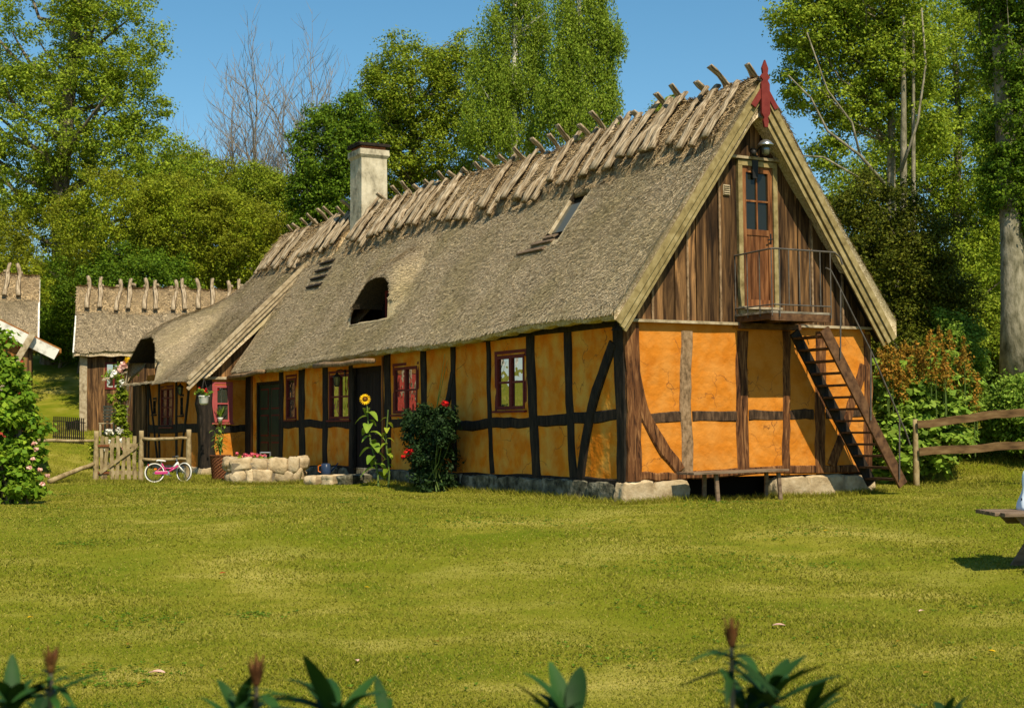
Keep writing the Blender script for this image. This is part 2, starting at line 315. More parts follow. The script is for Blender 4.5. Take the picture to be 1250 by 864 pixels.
# ================================================================ GROUND
def axis(parts):
    a = []
    for lo, hi, st in parts: a += list(np.arange(lo, hi, st))
    return np.array(a+[parts[-1][1]])
gx = axis([(-260, -60, 10), (-60, -20, 2), (-20, 22, .4), (22, 60, 2), (60, 260, 10)])
gy = axis([(-60, 0, 5), (0, 46, .4), (46, 90, 2), (90, 420, 15)])
X, Y = np.meshgrid(gx, gy); Z = g(X, Y)
idx = np.arange(X.size).reshape(X.shape)
fq = np.stack([idx[:-1, :-1], idx[:-1, 1:], idx[1:, 1:], idx[1:, :-1]], -1).reshape(-1, 4)
GR = [(.110, .143, .008), (.200, .192, .020), (.35, .30, .07)]
M['lawn'] = mat('mown lawn', GR, (.55, .8, 1), .95, .9, spec=.03, bscale=(30, 30, 30), dist=.03, contrast=(.36, .66), bigscale=.22, big=(.125, .15, .006), detail=9)
lawn = tag(npmesh('ground', np.stack([X, Y, Z], -1), fq, M['lawn'], smooth=True), kind='structure')
# short mown grass standing on it, denser near the camera
rs = np.random.RandomState(3)
def blades(n, pts, h, wd, rs):
    x, y = pts; z = g(x, y); a = rs.rand(n)*2*PI; le = rs.randn(n, 2)*.85*h[:, None]
    dx, dy = np.cos(a)*wd, np.sin(a)*wd
    V = np.stack([np.stack([x-dx, y-dy, z-.004], -1), np.stack([x+dx, y+dy, z-.004], -1), np.stack([x+le[:, 0], y+le[:, 1], z+h], -1)], 1)
    return V.reshape(-1, 3), np.arange(3*n).reshape(-1, 3)
n = 420000
yy = 7.6+(36-7.6)*rs.rand(n)**1.7; xx = (rs.rand(n)-.5)*2*(yy*.40)+.0
pat = np.sin(xx*1.3+np.sin(yy*.9)*2)*np.sin(yy*1.1+xx*.4)
hh = (.010+.012*rs.rand(n)**2+.005*pat)*(1+.25*(yy/20))*np.where(rs.rand(n) < .006, 2.0, 1)
lx, ly = (xx-HC[0])*HV[0]+(yy-HC[1])*HV[1], (xx-HC[0])*HU[0]+(yy-HC[1])*HU[1]
inside = (lx > -.1) & (lx < 5.4) & (ly > -.05)
k = ~inside; xx, yy, hh = xx[k], yy[k], np.clip(hh[k], .006, 1)
V1, F1 = blades(len(xx), (xx, yy), hh, np.minimum(.003+.0004*yy, .013), rs)
# taller unmown tufts along the foundation and the fence posts
E_ = []
for (a, b, q0) in ((-.25, 18, 1), ):
    s_ = rs.rand(9000)*19-.3; o_ = -.12-np.abs(rs.randn(9000))*.16; E_.append((s_, o_, 1))
tx = np.concatenate([HC[0]+HU[0]*E_[0][0]+HV[0]*E_[0][1]]); ty = np.concatenate([HC[1]+HU[1]*E_[0][0]+HV[1]*E_[0][1]])
w_ = rs.rand(6000)*5.6-.2; o_ = -.12-np.abs(rs.randn(6000))*.16
tx = np.concatenate([tx, HC[0]+HU[0]*o_+HV[0]*w_]); ty = np.concatenate([ty, HC[1]+HU[1]*o_+HV[1]*w_])
fx = np.concatenate([-12+rs.rand(7000)*6, -6.6+rs.rand(3500)*2.6]); fy = np.concatenate([33.6+rs.randn(7000)*.3, 32.42-np.abs(rs.randn(3500))*.12])
bx_ = 7+rs.rand(9000)*7; by_ = 28.3+(rs.rand(9000)**.6)*6
tx = np.concatenate([tx, fx, bx_]); ty = np.concatenate([ty, fy, by_]); n2 = len(tx)
bx2, by2 = -22+rs.rand(90000)*17, 33+rs.rand(90000)*27; rx2 = 8+rs.rand(40000)*9; ry2 = 27+rs.rand(40000)*14
lx2 = (bx2-HC[0])*HV[0]+(by2-HC[1])*HV[1]; k2 = lx2 < -1.3
tx = np.concatenate([tx, bx2[k2], rx2]); ty = np.concatenate([ty, by2[k2], ry2]); n2 = len(tx)
V2, F2 = blades(n2, (tx, ty), .03+.10*rs.rand(n2)**2, np.full(n2, .008), rs)
M['grass'] = mat('grass blades', [(.110, .148, .008), (.205, .200, .020), (.38, .33, .075)], (.55, .8, 1), .9, 0, spec=.05, island=.22, contrast=(.33, .66), detail=9, transl=.3)
tag(npmesh('grass', np.concatenate([V1, V2]), np.zeros((0, 4)), M['grass'], Ft=np.concatenate([F1, F2+len(V1)])), kind='stuff')

cl = rs.rand(38, 2)*np.array([1, 1]); CV = []
for (a_, b_) in cl:
    y_ = 8+22*a_**1.4; x_ = (b_-.5)*.76*y_; k_ = rs.randint(12, 60); r_ = .08+.35*rs.rand()
    x = x_+rs.randn(k_)*r_*1.6; y = y_+rs.randn(k_)*r_; z = g(x, y)
    for j in range(3):
        a = rs.rand(k_)*6.28; L_ = .018+.022*rs.rand(k_); dx, dy = np.cos(a)*L_, np.sin(a)*L_
        CV.append(np.stack([np.stack([x, y, z+.012], -1), np.stack([x+dx*.6-dy*.4, y+dy*.6+dx*.4, z+.028], -1), np.stack([x+dx, y+dy, z+.022], -1), np.stack([x+dx*.6+dy*.4, y+dy*.6-dx*.4, z+.028], -1)], 1).reshape(-1, 3))
CV = np.concatenate(CV); M['clover'] = leafmat('clover leaves', (.06, .13, .01), (.10, .19, .015), (.16, .25, .03))
tag(npmesh('clover', CV, np.arange(len(CV)).reshape(-1, 4), M['clover']), kind='stuff')

# ================================================================ HOUSE
house = thing('half_timbered_house', 'long yellow ochre half timbered farmhouse under a thatched roof with a boarded gable', 'house', HC, HA)
XR = 2.55
def zr(s): s = np.asarray(s, float); return 7.5-.10*np.exp(-((s-6)/4)**2)+.06*np.exp(-((s-22)/3)**2)
def ze(s): s = np.asarray(s, float); return 3.46-.015*s+.03*np.sin(s*.8)
def nse(x, s): return .022*np.sin(s*1.1+x*1.3)+.009*np.sin(s*4.7-x*3.1+1)+.006*np.sin(x*7+s*1.9)+.005*np.sin(s*13+x*9)*np.sin(x*11-s*3)
def slope(x, s):
    """outer face of the plain thatch; rounded over the ridge"""
    x = np.asarray(x, float); s = np.asarray(s, float); k = (zr(s)-ze(s))/3.0
    d = np.sqrt((x-XR)**2+.015)-.10
    return zr(s)-k*d+nse(x, s)*.9
# eyebrow openings cut into the thatch: centre s, half width a, run H up the slope from x, R reach of the warped grid
DA = dict(s=10.55, a=1.06, H=.28, x=.06, R=2.0, xb=.84, lc=.66, dec=1.15); DB = dict(s=23.75, a=1.60, H=.25, x=-1.66, R=2.8, xb=-.80, lc=1.16, dec=2.9)
def arch(t): return np.sqrt(np.clip(1-np.abs(t)**2.05, 0, 1))
def bulge(x, s, D):
    """the thatch swells up over the opening and dies out up the slope and to both sides"""
    t = np.abs((s-D['s'])/D['a']); xt = D['x']+D['H']*arch(t); prof = SS((1.75-t)/1.45)
    u = np.clip((x-xt)/(D['dec']*(.55+.45*prof)), 0, 1); wd = .02+.6*SS((t-1)/.45); return D['lc']*prof*(1-SS(u))*SS((x-D['x'])/wd)
def warp(Xg, Sg, D):
    """pull the grid lines so that the first half of the reach ends exactly on the arch"""
    t = (Sg-D['s'])/D['a']; ins = np.abs(t) < 1; xt = D['x']+D['H']*arch(t); u = (Xg-D['x'])/D['R']
    m = ins & (u > 0) & (u < 1); half = D['H']/D['R']
    X2 = np.where(u < half, D['x']+(xt-D['x'])*u/half, xt+(D['x']+D['R']-xt)*(u-half)/(1-half))
    return np.where(m, X2, Xg)
def inhole(x, s, D, pad=0.): t = (s-D['s'])/D['a']; return (np.abs(t) < 1) & (x > D['x']-.02) & (x < D['x']+D['H']*arch(t)+pad)
def zmain(x, s): return slope(x, s)+bulge(np.asarray(x, float), s, DA)
XW, ZWE = 1.75, 3.12
def wing_base(x, s):
    x = np.asarray(x, float); z = slope(x, s); zt = slope(np.full_like(x, XW), s)
    t = np.clip((XW-x)/(XW+1.72), 0, 1.02)
    zl = zt+(ZWE-zt)*(t**.93)
    return np.where(x < XW, np.maximum(z, zl+nse(x, s)), z)
def zwing(x, s):
    return wing_base(x, s)+bulge(np.asarray(x, float), s, DB)
def send(x): return 22.9+.68*np.abs(np.asarray(x, float)-XR)
SKY_S, SKY_X = (3.45, 4.10), (.82, 1.70)
RV, RF = [], []
def addmesh(V, Fc):
    o = sum(len(v) for v in RV); RV.append(np.asarray(V, float).reshape(-1, 3)); RF.append(np.asarray(Fc).reshape(-1, 4)+o)
def roofgrid(xs, sfun, ns, zf, keys_s=None, skip=None, zmin=None):
    ts = np.linspace(0, 1, ns)
    Xg, Tg = np.meshgrid(xs, ts, indexing='ij'); Sg = sfun(Xg, Tg); X0g = Xg
    D_ = DA if zf is zmain else DB if zf is zwing else None
    if D_: Xg = warp(Xg, Sg, D_)
    Zt = zf(Xg, Sg); Zb = Zt-.5 if zmin is None else np.maximum(Zt-.5, zmin(Xg, Sg)); Zb = np.minimum(Zb, Zt-.015)
    n_, m_ = Xg.shape; id_ = np.arange(n_*m_).reshape(n_, m_)
    top = np.stack([Xg, Sg, Zt], -1).reshape(-1, 3); bot = np.stack([Xg, Sg, Zb], -1).reshape(-1, 3)
    q = np.stack([id_[:-1, :-1], id_[1:, :-1], id_[1:, 1:], id_[:-1, 1:]], -1)
    Xc = (Xg[:-1, :-1]+Xg[1:, 1:])/2; Sc = (Sg[:-1, :-1]+Sg[1:, 1:])/2
    keep = np.ones(Xc.shape, bool)
    if skip is not None: keep = ~skip(Xc, Sc, Xg[:-1, :-1], Xg[1:, 1:], Zt[:-1, :-1], Zt[1:, 1:])
    Ft = q[keep]; kb = keep.copy()
    if D_:
        Xm = (X0g[:-1, :-1]+X0g[1:, 1:])/2; hol = (abs(Sc-D_['s']) < D_['a']-.02) & (Xm > D_['x']) & (Xm < D_['x']+D_['H']); keep &= ~hol
        kb &= ~((abs(Sc-D_['s']) < D_['a']+.05) & (Xc > D_['x']-.1) & (Xc < D_['xb']+.3)); Ft = q[keep]
        kb |= False
    Fb = q[kb][:, ::-1]+n_*m_
    sides = []
    for line in (id_[0], id_[-1], id_[:, 0], id_[:, -1]):
        sides.append(np.stack([line[:-1], line[1:], line[1:]+n_*m_, line[:-1]+n_*m_], -1))
    addmesh(np.concatenate([top, bot]), np.concatenate([Ft, Fb]+sides))
def keys(lo, hi, st, ks):
    a = list(np.arange(lo, hi, st))+[hi]; a = [v for v in a if all(abs(v-k) > st*.35 for k in ks)]+list(ks); return np.array(sorted(a))
xs1 = keys(-.47, 5.57, .09, [DA['x'], DA['x']+DA['H'], SKY_X[0], SKY_X[1]])
s_keys = keys(-.36, 18.72, .10, [SKY_S[0], SKY_S[1]]); s_keys = np.sort(np.concatenate([s_keys, DA['s']+DA['a']*np.array([-.999, -.985, -.95, .95, .985, .999])])); ns1 = len(s_keys)
def skipA(Xc, Sc, X0, X1, Z0, Z1):
    return (Sc > SKY_S[0]) & (Sc < SKY_S[1]) & (Xc > SKY_X[0]) & (Xc < SKY_X[1])
def edge_s(s): return .05*np.sin(s*3.1)
roofgrid(xs1, lambda X, T: np.interp(T, np.linspace(0, 1, ns1), s_keys), ns1, zmain, skip=skipA,
         zmin=lambda x, s: np.where(x < XR, ze(s)-.03+.05*np.clip(x+.4, 0, 1)+.02*np.sin(s*9)+.012*np.sin(s*23), ze(s)-.16))
xs2 = keys(-1.72, 5.5, .09, [DB['x'], DB['x']+DB['H'], XW])
roofgrid(xs2, lambda X, T: 18.62+(send(X)-18.62)*T, 110, zwing, zmin=lambda x, s: np.where(x < XR, ZWE-.03+.10*np.clip(x+1.7, 0, 2)+.02*np.sin(s*9), 3.1))
# loose reed tips standing off the surface
def straws(n, zf, x0, x1, s0, s1, ln, wd, lift, rs, test=None, jit=.25):
    x = x0+(x1-x0)*rs.rand(n); s = s0+(s1-s0)*rs.rand(n)
    if test is not None: k = test(x, s); x, s = x[k], s[k]
    e = .03; z = zf(x, s); zx = (zf(x+e, s)-zf(x-e, s))/(2*e); zs = (zf(x, s+e)-zf(x, s-e))/(2*e)
    ok = (abs(zx) < 3) & (abs(zs) < 3); x, s, z, zx, zs = [a[ok] for a in (x, s, z, zx, zs)]; n = len(x)
    N_ = np.stack([-zx, -zs, np.ones(n)], -1); N_ /= np.linalg.norm(N_, axis=1)[:, None]
    D_ = np.stack([-np.ones(n), np.zeros(n), -zx], -1)*np.sign(zx+1e-9)[:, None]; D_ /= np.linalg.norm(D_, axis=1)[:, None]
    S_ = np.cross(N_, D_)
    D_ = D_+S_*(rs.randn(n)*jit)[:, None]; D_ /= np.linalg.norm(D_, axis=1)[:, None]; S_ = np.cross(N_, D_)
    L_ = ln*(.5+rs.rand(n)); W_ = wd*(.6+.8*rs.rand(n)); U_ = lift*(rs.rand(n))
    P = np.stack([x, s, z], -1); A = P-D_*L_[:, None]*.5-N_*.004; B = P+D_*L_[:, None]*.5+N_*U_[:, None]
    V = np.stack([A-S_*W_[:, None], A+S_*W_[:, None], B+S_*W_[:, None]*.8, B-S_*W_[:, None]*.8], 1)
    return V.reshape(-1, 3), np.arange(4*n).reshape(-1, 4)
notsky = lambda x, s: ~((s > SKY_S[0]-.05) & (s < SKY_S[1]+.05) & (x > SKY_X[0]-.05) & (x < SKY_X[1]+.05)) & ~inhole(x, s, DA, -.02)
addmesh(*straws(210000, zmain, -.46, 2.3, -.34, 18.6, .075, .0065, .034, rs, notsky, jit=.5))
addmesh(*straws(90000, zwing, -1.70, 2.3, 18.65, 25.6, .08, .008, .035, rs, lambda x, s: (s < send(x)-.03) & ~inhole(x, s, DB, -.02)))
addmesh(*straws(6000, zmain, 2.7, 5.56, -.36, .6, .12, .007, .05, rs))
# frayed eave edge
def fringe(n, xe, zf, s0, s1, zc, rs):
    s = s0+(s1-s0)*rs.rand(n); x = xe-.01+.06*rs.rand(n); z = zf(np.full(n, xe+.02), s)-.02*rs.rand(n); L_ = .05+.09*rs.rand(n); wd = .005+.006*rs.rand(n)
    A = np.stack([x, s, z], -1); B = A+np.stack([-L_*(.3+.4*rs.rand(n)), rs.randn(n)*.02, -L_*.8], -1); o = np.stack([0*s, wd, 0*s], -1)
    return np.stack([A-o, A+o, B+o, B-o], 1).reshape(-1, 3), np.arange(4*n).reshape(-1, 4)
addmesh(*fringe(9000, -.46, zmain, -.34, 18.6, 0, rs)); addmesh(*fringe(2200, -1.7, wing_base, 18.65, 22.1, 0, rs))
roof = npmesh('roof', np.concatenate(RV), np.concatenate(RF), M['thatch'], house)
# cut reed faces, shade painted dark, inside the two eyebrow openings, each with its little window
for D, zf in ((DA, zmain), (DB, zwing)):
    mb = MB(); n = 40; rows = []; ts = np.sin(np.linspace(-PI/2, PI/2, n+1))*.999; A1 = lambda v: np.array([v], float)
    z0 = float(zf(A1(D['x']), A1(D['s']))[0]); xe = D['xb']
    pr = [(D['x']+D['H']*float(arch(t)), D['s']+D['a']*t) for t in ts]; pr = [(x, s, float(zf(A1(x+.01), A1(s))[0])+.004) for x, s in pr]
    for q, dz in ((0, 0), (.06, -.05), (.25, -.09), (.6, -.12), (1, -.14)):
        rows.append([(x+(xe-x)*q, D['s']+(s-D['s'])*(1-.10*q)+.012*math.sin(i*2.3+q*9), z+dz*(1-abs(ts[i])**6)+.012*math.sin(i*3.1+q*7)) for i, (x, s, z) in enumerate(pr)])
    mb.v = [v for r_ in rows for v in r_]
    for k in range(len(rows)-1):
        for i in range(n): o_ = k*(n+1)+i; mb.f.append((o_, o_+1, o_+n+2, o_+n+1))
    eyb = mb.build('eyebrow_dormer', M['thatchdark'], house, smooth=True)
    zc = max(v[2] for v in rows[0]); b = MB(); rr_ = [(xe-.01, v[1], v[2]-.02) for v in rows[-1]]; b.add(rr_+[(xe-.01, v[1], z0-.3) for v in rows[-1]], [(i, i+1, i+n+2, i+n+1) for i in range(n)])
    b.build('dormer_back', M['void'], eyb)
    a2, h2, c0 = (.50, .66, D['s']+.05) if D is DA else (.60, .80, D['s']+.0); x_ = xe-.08; zb0 = z0+.10
    b = MB()
    for (s0, s1, za, zb_) in ((c0-a2, c0-a2+.07, zb0, zb0+h2), (c0+a2-.07, c0+a2, zb0, zb0+h2), (c0-.03, c0+.03, zb0+.07, zb0+h2-.07), (c0-a2+.07, c0+a2-.07, zb0, zb0+.07), (c0-a2+.07, c0+a2-.07, zb0+h2-.07, zb0+h2)): b.bb(x_-.03, x_+.03, s0, s1, za, zb_)
    b.build('dormer_window', M['redpaint'], eyb)
    b = MB(); b.bb(x_-.004, x_+.004, c0-a2+.02, c0+a2-.02, zb0+.02, zb0+h2-.02); b.build('pane', M['glassdim'], eyb)
    b = MB()
    if D is DA:
        for j in range(5):
            b.beam((D['x']+.02+.17*j, D['s']-1.05+.04*j, z0-.03+.02*j), (D['x']+.02+.17*j, D['s']+1.0-.04*j, z0-.03+.02*j), .15, .03, (-.25, 0, 1), seed=j)
    else:
        for j in range(7): b.beam((D['x']+.06+.22*j, D['s']-1.45, z0-.03+.012*j), (D['x']+.06+.22*j, D['s']+1.45, z0-.03+.012*j), .20, .03, (0, 0, 1), seed=j)
    b.build('dormer_sill', M['bargegrey'] if D is DA else M['tar'], eyb)
# roof light
m_ = MB(); s0, s1 = SKY_S; x0, x1 = SKY_X
def zz(x): return float(slope(x, (s0+s1)/2))
dn = .22
for (xa, sa, xb, sb) in ((x0, s0, x1, s0), (x0, s1, x1, s1), (x0, s0, x0, s1), (x1, s0, x1, s1)):
    m_.add([(xa, sa, zz(xa)+.005), (xb, sb, zz(xb)+.005), (xb, sb, zz(xb)-dn), (xa, sa, zz(xa)-dn)], [(0, 1, 2, 3)])
m_.add([(x0, s0, zz(x0)-dn), (x1, s0, zz(x1)-dn), (x1, s1, zz(x1)-dn), (x0, s1, zz(x0)-dn)], [(0, 1, 2, 3)])
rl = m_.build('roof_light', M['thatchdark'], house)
m_ = MB(); m_.add([(x0+.22, s0, zz(x0+.22)-.11), (x1-.26, s0, zz(x1-.26)-.08), (x1-.26, s1, zz(x1-.26)-.08), (x0+.22, s1, zz(x0+.22)-.11)], [(0, 1, 2, 3)]); m_.build('pane', M['skyglass'], rl)
m_ = MB()
for sa in (s0+.03, s1-.03): m_.beam((x0+.18, sa, zz(x0+.18)-.07), (x1-.22, sa, zz(x1-.22)-.05), .05, .07, (-.8, 0, .6))
m_.build('roof_light_frame', M['bargegrey'], rl)
for j, (xa, sa, sb) in enumerate(((.80, 3.62, 4.35), (.70, 3.75, 4.75), (.86, 3.60, 4.0))):
    m_ = MB(); z = float(slope(xa, 4.1))+.05; m_.beam((xa, sa, z), (xa, sb, z), .13, .03, (-.5, 0, .9), seed=j); m_.build('roof_plank', M['table'], house)
# thatch ladder boards below the chimney
for j in range(4):
    q = (1.50-.16*j, 16.55-.08*j); z = float(slope(q[0], q[1]))+.07
    m_ = MB(); m_.beam((q[0], q[1]-.45, z), (q[0], q[1]+.5, z), .13, .04, (-.5, 0, .9), seed=j+9); m_.build('roof_plank', M['tar'], house)

# ridge straw and the split logs that ride it
RV, RF = [], []
def zlay(x, s):
    x = np.asarray(x, float); s = np.asarray(s, float)
    return slope(x, s)+.16*SS((x-1.62-.05*np.sin(s*2.3)-.05*np.sin(s*7))/.10)*SS((3.7-x)/.2)+.03*np.sin(s*11)*np.sin(x*9)+.02*np.sin(s*31+x*13)
for (sa, sb) in ((-.30, 15.72), (16.5, 22.9)):
    roofgrid(np.arange(1.58, 3.75, .07), lambda X, T: sa+(sb-sa)*T, int((sb-sa)/.08), zlay, zmin=lambda x, s: slope(x, s)-.12)
    addmesh(*straws(int(5200*(sb-sa)), zlay, 1.60, 3.3, sa+.03, sb-.03, .20, .006, .07, rs, jit=.7))
rstraw = npmesh('ridge_thatch', np.concatenate(RV), np.concatenate(RF), M['straw'], house)
def log_mesh(seed, L, w0, curve, far=False):
    r = random.Random(seed); mb = MB(); ns = 9; n = 10; o = 0
    for i in range(ns+1):
        t = i/ns; x = L*t; yb = curve*math.sin(PI*t)+.03*math.sin(t*7+seed); zb = .05*math.sin(PI*t)*r.random()+(-.05*t if not far else 0)
        wd = w0*(1.06-.25*t+.12*math.sin(t*9+seed*2)); th = wd*.62
        for k in range(n):
            a = 2*PI*k/n; cz = math.sin(a)*th; 
            if cz < 0: cz *= .45
            mb.v.append((x, yb+math.cos(a)*wd*(1+.1*math.sin(k*2.7+seed)), zb+cz+.008*r.uniform(-1, 1)))
    for i in range(ns):
        for k in range(n): q = i*n; mb.f.append((q+k, q+(k+1) % n, q+n+(k+1) % n, q+n+k))
    mb.f.append(tuple(range(n-1, -1, -1))); mb.f.append(tuple(ns*n+k for k in range(n)))
    return mb
logs = []
for i in range(9):
    o = log_mesh(i, 1.50, .105+.014*(i % 3), (-.12, .1, .02, -.05, .14, 0, -.09, .06, .03)[i]).build('ridge_log', M['log'], house, smooth=True)
    logs.append(o)
far = [log_mesh(20+i, 1.06, .095, .01, True).build('ridge_log', M['log'], house, smooth=True) for i in range(3)]
used = set()
def place(proto, sgn, s, xlow, kk, jit):
    o = proto if proto.name not in used else proto.copy()
    if proto.name in used: C.objects.link(o)
    used.add(proto.name); o.parent = house
    zl = float(zlay(xlow+.12, s))+.02 if sgn > 0 else None
    ang = math.atan(kk)
    d = Vector((math.cos(ang)*sgn, jit, math.sin(ang))).normalized()
    nrm = Vector((-math.sin(ang)*sgn, 0, math.cos(ang))); yv = nrm.cross(d).normalized(); nrm = d.cross(yv)
    R_ = Matrix((d, yv, nrm)).transposed().to_4x4()
    if sgn > 0: o.matrix_local = Matrix.Translation((xlow, s, zl)) @ R_ @ Matrix.Diagonal((rnd.uniform(.92, 1.06), rnd.uniform(.5, 1.15), rnd.uniform(.7, 1.2), 1))
    else: o.matrix_local = Matrix.Translation((xlow, s, float(zr(s))+.02-kk*(xlow-XR)+.19)) @ R_
    return o
i = 0; s = -.12; nl = 0
while s < 22.75:
    if not (15.55 < s < 16.6):
        place(logs[i % 9] if True else 0, 1, s+rnd.uniform(-.06, .06), rnd.uniform(1.50, 1.66), 1.34, rnd.uniform(-.16, .16)+.06); nl += 1
    i += 1; s += .385+rnd.uniform(-.11, .11)
s = -.1; i = 0
while s < 22.8 and nl < 99:
    if not (15.6 < s < 16.6):
        place(far[i % 3], -1, s, XR+.50+rnd.uniform(-.1, .12), 1.05, rnd.uniform(-.2, .2)); nl += 1
    i += 1; s += .68+rnd.uniform(-.12, .12)

# ---------------------------------------------------------------- walls
def plaster(name, horiz, a0, a1, z0, z1, openings, off, mt, thick=.12, amp=.010):
    """plaster face with real openings; horiz 'L' = along y at x=off facing -x, 'G' = along x at y=off facing -y"""
    aa = sorted({a0, a1, *[v for o in openings for v in o[:2]]}); zz_ = sorted({z0, z1, *[v for o in openings for v in o[2:]]})
    def fine(l):
        r = []
        for p, q in zip(l, l[1:]):
            k = max(1, int((q-p)/.16)); r += [p+(q-p)*i/k for i in range(k)]
        return r+[l[-1]]
    aa, zz_ = fine(aa), fine(zz_); mb = MB(); na, nz = len(aa), len(zz_)
    def P(a, z, d=0): return (off+d, a, z) if horiz == 'L' else (a, off+d, z)
    for a in aa:
        for z in zz_: mb.v.append(P(a, z, amp*math.sin(a*3.3+z*2)*math.sin(z*4.1-a)))
    for i in range(na-1):
        for j in range(nz-1):
            ca, cz = (aa[i]+aa[i+1])/2, (zz_[j]+zz_[j+1])/2
            if any(o[0] < ca < o[1] and o[2] < cz < o[3] for o in openings): continue
            mb.f.append((i*nz+j, (i+1)*nz+j, (i+1)*nz+j+1, i*nz+j+1))
    for (p, q, r, t) in openings:
        for (A, B) in (((p, r), (q, r)), ((q, r), (q, t)), ((q, t), (p, t)), ((p, t), (p, r))):
            mb.add([P(*A), P(*B), P(*B, thick), P(*A, thick)], [(0, 1, 2, 3)])
    return mb.build(name, mt, house)
def rectL(px0, px1, y0, y1, x=0.):
    s1, zt = wl(px0, y0, x); s0, zb = wl(px1, y1, x); return [s0, s1, zb, zt]
def rectG(px0, px1, y0, y1, y=0.):
    a0, zt = wg(px0, y0, y); a1, zb = wg(px1, y1, y); return [a0, a1, zb, zt]
def window(rect, side, off, cols, rows, fm, gm=None, label=None, fr=.06, sillw=True, mull=.035, dep=.05, split=True):
    """window part > pane, sill.  side 'L' faces -x, 'G' faces -y"""
    a0, a1, z0, z1 = rect; W = a1-a0; H = z1-z0
    loc = (off, (a0+a1)/2, z0) if side == 'L' else ((a0+a1)/2, off, z0); rot = (0, 0, -PI/2 if side == 'L' else 0)
    mb = MB(); y0, y1 = -.035, dep
    mb.bb(-W/2, -W/2+fr, y0, y1, 0, H); mb.bb(W/2-fr, W/2, y0, y1, 0, H); mb.bb(-W/2+fr, W/2-fr, y0+.002, y1, 0, fr); mb.bb(-W/2+fr, W/2-fr, y0+.002, y1, H-fr, H)
    for c in range(1, cols): x = -W/2+W*c/cols; q = mull*(1.4 if split and cols == 2 else 1); mb.bb(x-q, x+q, y0+.006, y1-.004, fr, H-fr)
    for r in range(1, rows):
        z = H*r/rows
        for c in range(cols):
            xa = -W/2+W*c/cols+(fr if c == 0 else mull*(1.4 if split and cols == 2 else 1)); xb = -W/2+W*(c+1)/cols-(fr if c == cols-1 else mull*(1.4 if split and cols == 2 else 1))
            mb.bb(xa, xb, y0+.012, y1-.006, z-.02, z+.02)
    # surround boards
    mb.bb(-W/2-.07, -W/2, y0+.012, .0, -.02, H+.03); mb.bb(W/2, W/2+.07, y0+.012, .0, -.02, H+.03); mb.bb(-W/2-.07, W/2+.07, y0+.009, .0, H+.03, H+.09)
    wn = mb.build('window', fm, house, loc=loc, rot=rot)
    if label: wn['label'] = label
    for c in range(cols):
        p = MB(); xa = -W/2+W*c/cols; xb = xa+W/cols; t = rnd.uniform(-.012, .012)
        p.add([(xa+.01, .012+t, .02), (xb-.01, .012-t, .02), (xb-.01, .012-t+rnd.uniform(-.01, .01), H-.02), (xa+.01, .012+t, H-.02)], [(0, 1, 2, 3)]); p.build('pane', gm or M['glass'], wn)
    p = MB(); p.bb(-W/2-.09, W/2+.09, -.085, .0, -.06, -.022); p.build('sill', fm, wn)
    p = MB(); p.bb(-W/2, W/2, .11, .13, 0, H); p.build('unlit_backing', M['void'], wn)  # black sheet standing for the unlit room behind the panes
    return wn
ZS, ZP = .86, 3.44
R1 = rectL(606, 641, 435, 499); R2 = rectL(481, 510, 449, 504); R3 = rectL(402.5, 427, 458, 511); R4 = rectL(350, 361, 462, 511)
D2 = rectL(430, 466, 449, 582); D1 = rectL(312.5, 341, 467, 580)
D2[2] = .8; D1[2] = .8
SW = 18.9
long_wall = plaster('wall', 'L', .1, SW, .8, ZP+.06, [tuple(r) for r in (R1, R2, R3, R4, D2, D1)], 0, M['ochre_long'])
gable_wall = plaster('wall', 'G', .1, 5.15, .87, 3.42, [], 0, M['ochre_lit'])
XF = -1.22
RP = rectG(262, 281, 470, 515, SW)
end_wall = plaster('wall', 'G', XF+.06, 0, .4, 3.16, [tuple(RP)], SW, M['ochre_lit'])
RW = rectL(197, 211, 475, 520, XF); SL1 = rectL(187.5, 190.5, 489, 505, XF); SL2 = rectL(220.7, 223.7, 485, 506, XF)
wing_wall = plaster('wall', 'L', SW+.06, 24.6, .4, 3.4, [tuple(RW), tuple(SL1), tuple(SL2)], XF, M['ochre_lit'])
b = MB(); b.bb(5.1, 5.2, .1, 25.2, .5, 3.4); b.bb(-1.1, 5.1, 25.1, 25.2, .5, 3.3); b.build('wall', M['ochre_lit'], house)
b = MB(); b.bb(.3, 5.0, 24.9, 25.05, 3.2, 3.3)
b.add([(-.1, 24.95, 3.3), (5.2, 24.95, 3.3), (2.55, 22.7, 6.9)], [(0, 1, 2)]); b.build('rear_gable', M['board'], house)
window(R1, 'L', .02, 2, 2, M['redpaint'], label='dark red window nearest the sunlit gable, reflecting pale light'); window(R2, 'L', .02, 2, 2, M['redpaint'], label='dark red window behind the rose bush')
window(R3, 'L', .02, 2, 2, M['redpaint'], label='dark red window beside the black door'); window(R4, 'L', .02, 1, 2, M['redpaint'], label='narrow single red window between green door and posts', fr=.05)
window(RW, 'L', XF+.02, 2, 4, M['redpaint'], label='many paned red window in the projecting wing', fr=.04, mull=.02)
for r, s_ in ((SL1, 0), (SL2, 0)): window(r, 'L', XF+.02, 1, 2, M['tar'], label='narrow slit window in the wing wall', fr=.02, mull=.01)
# corner bay window of the wing: opaque pane, dark colour for the unlit room, with a plant on the ledge
wp = window(RP, 'G', SW+.01, 1, 2, M['pinkpaint'], label='rose red framed window with a potted plant behind the glass', fr=.07, gm=M['glassdim'])
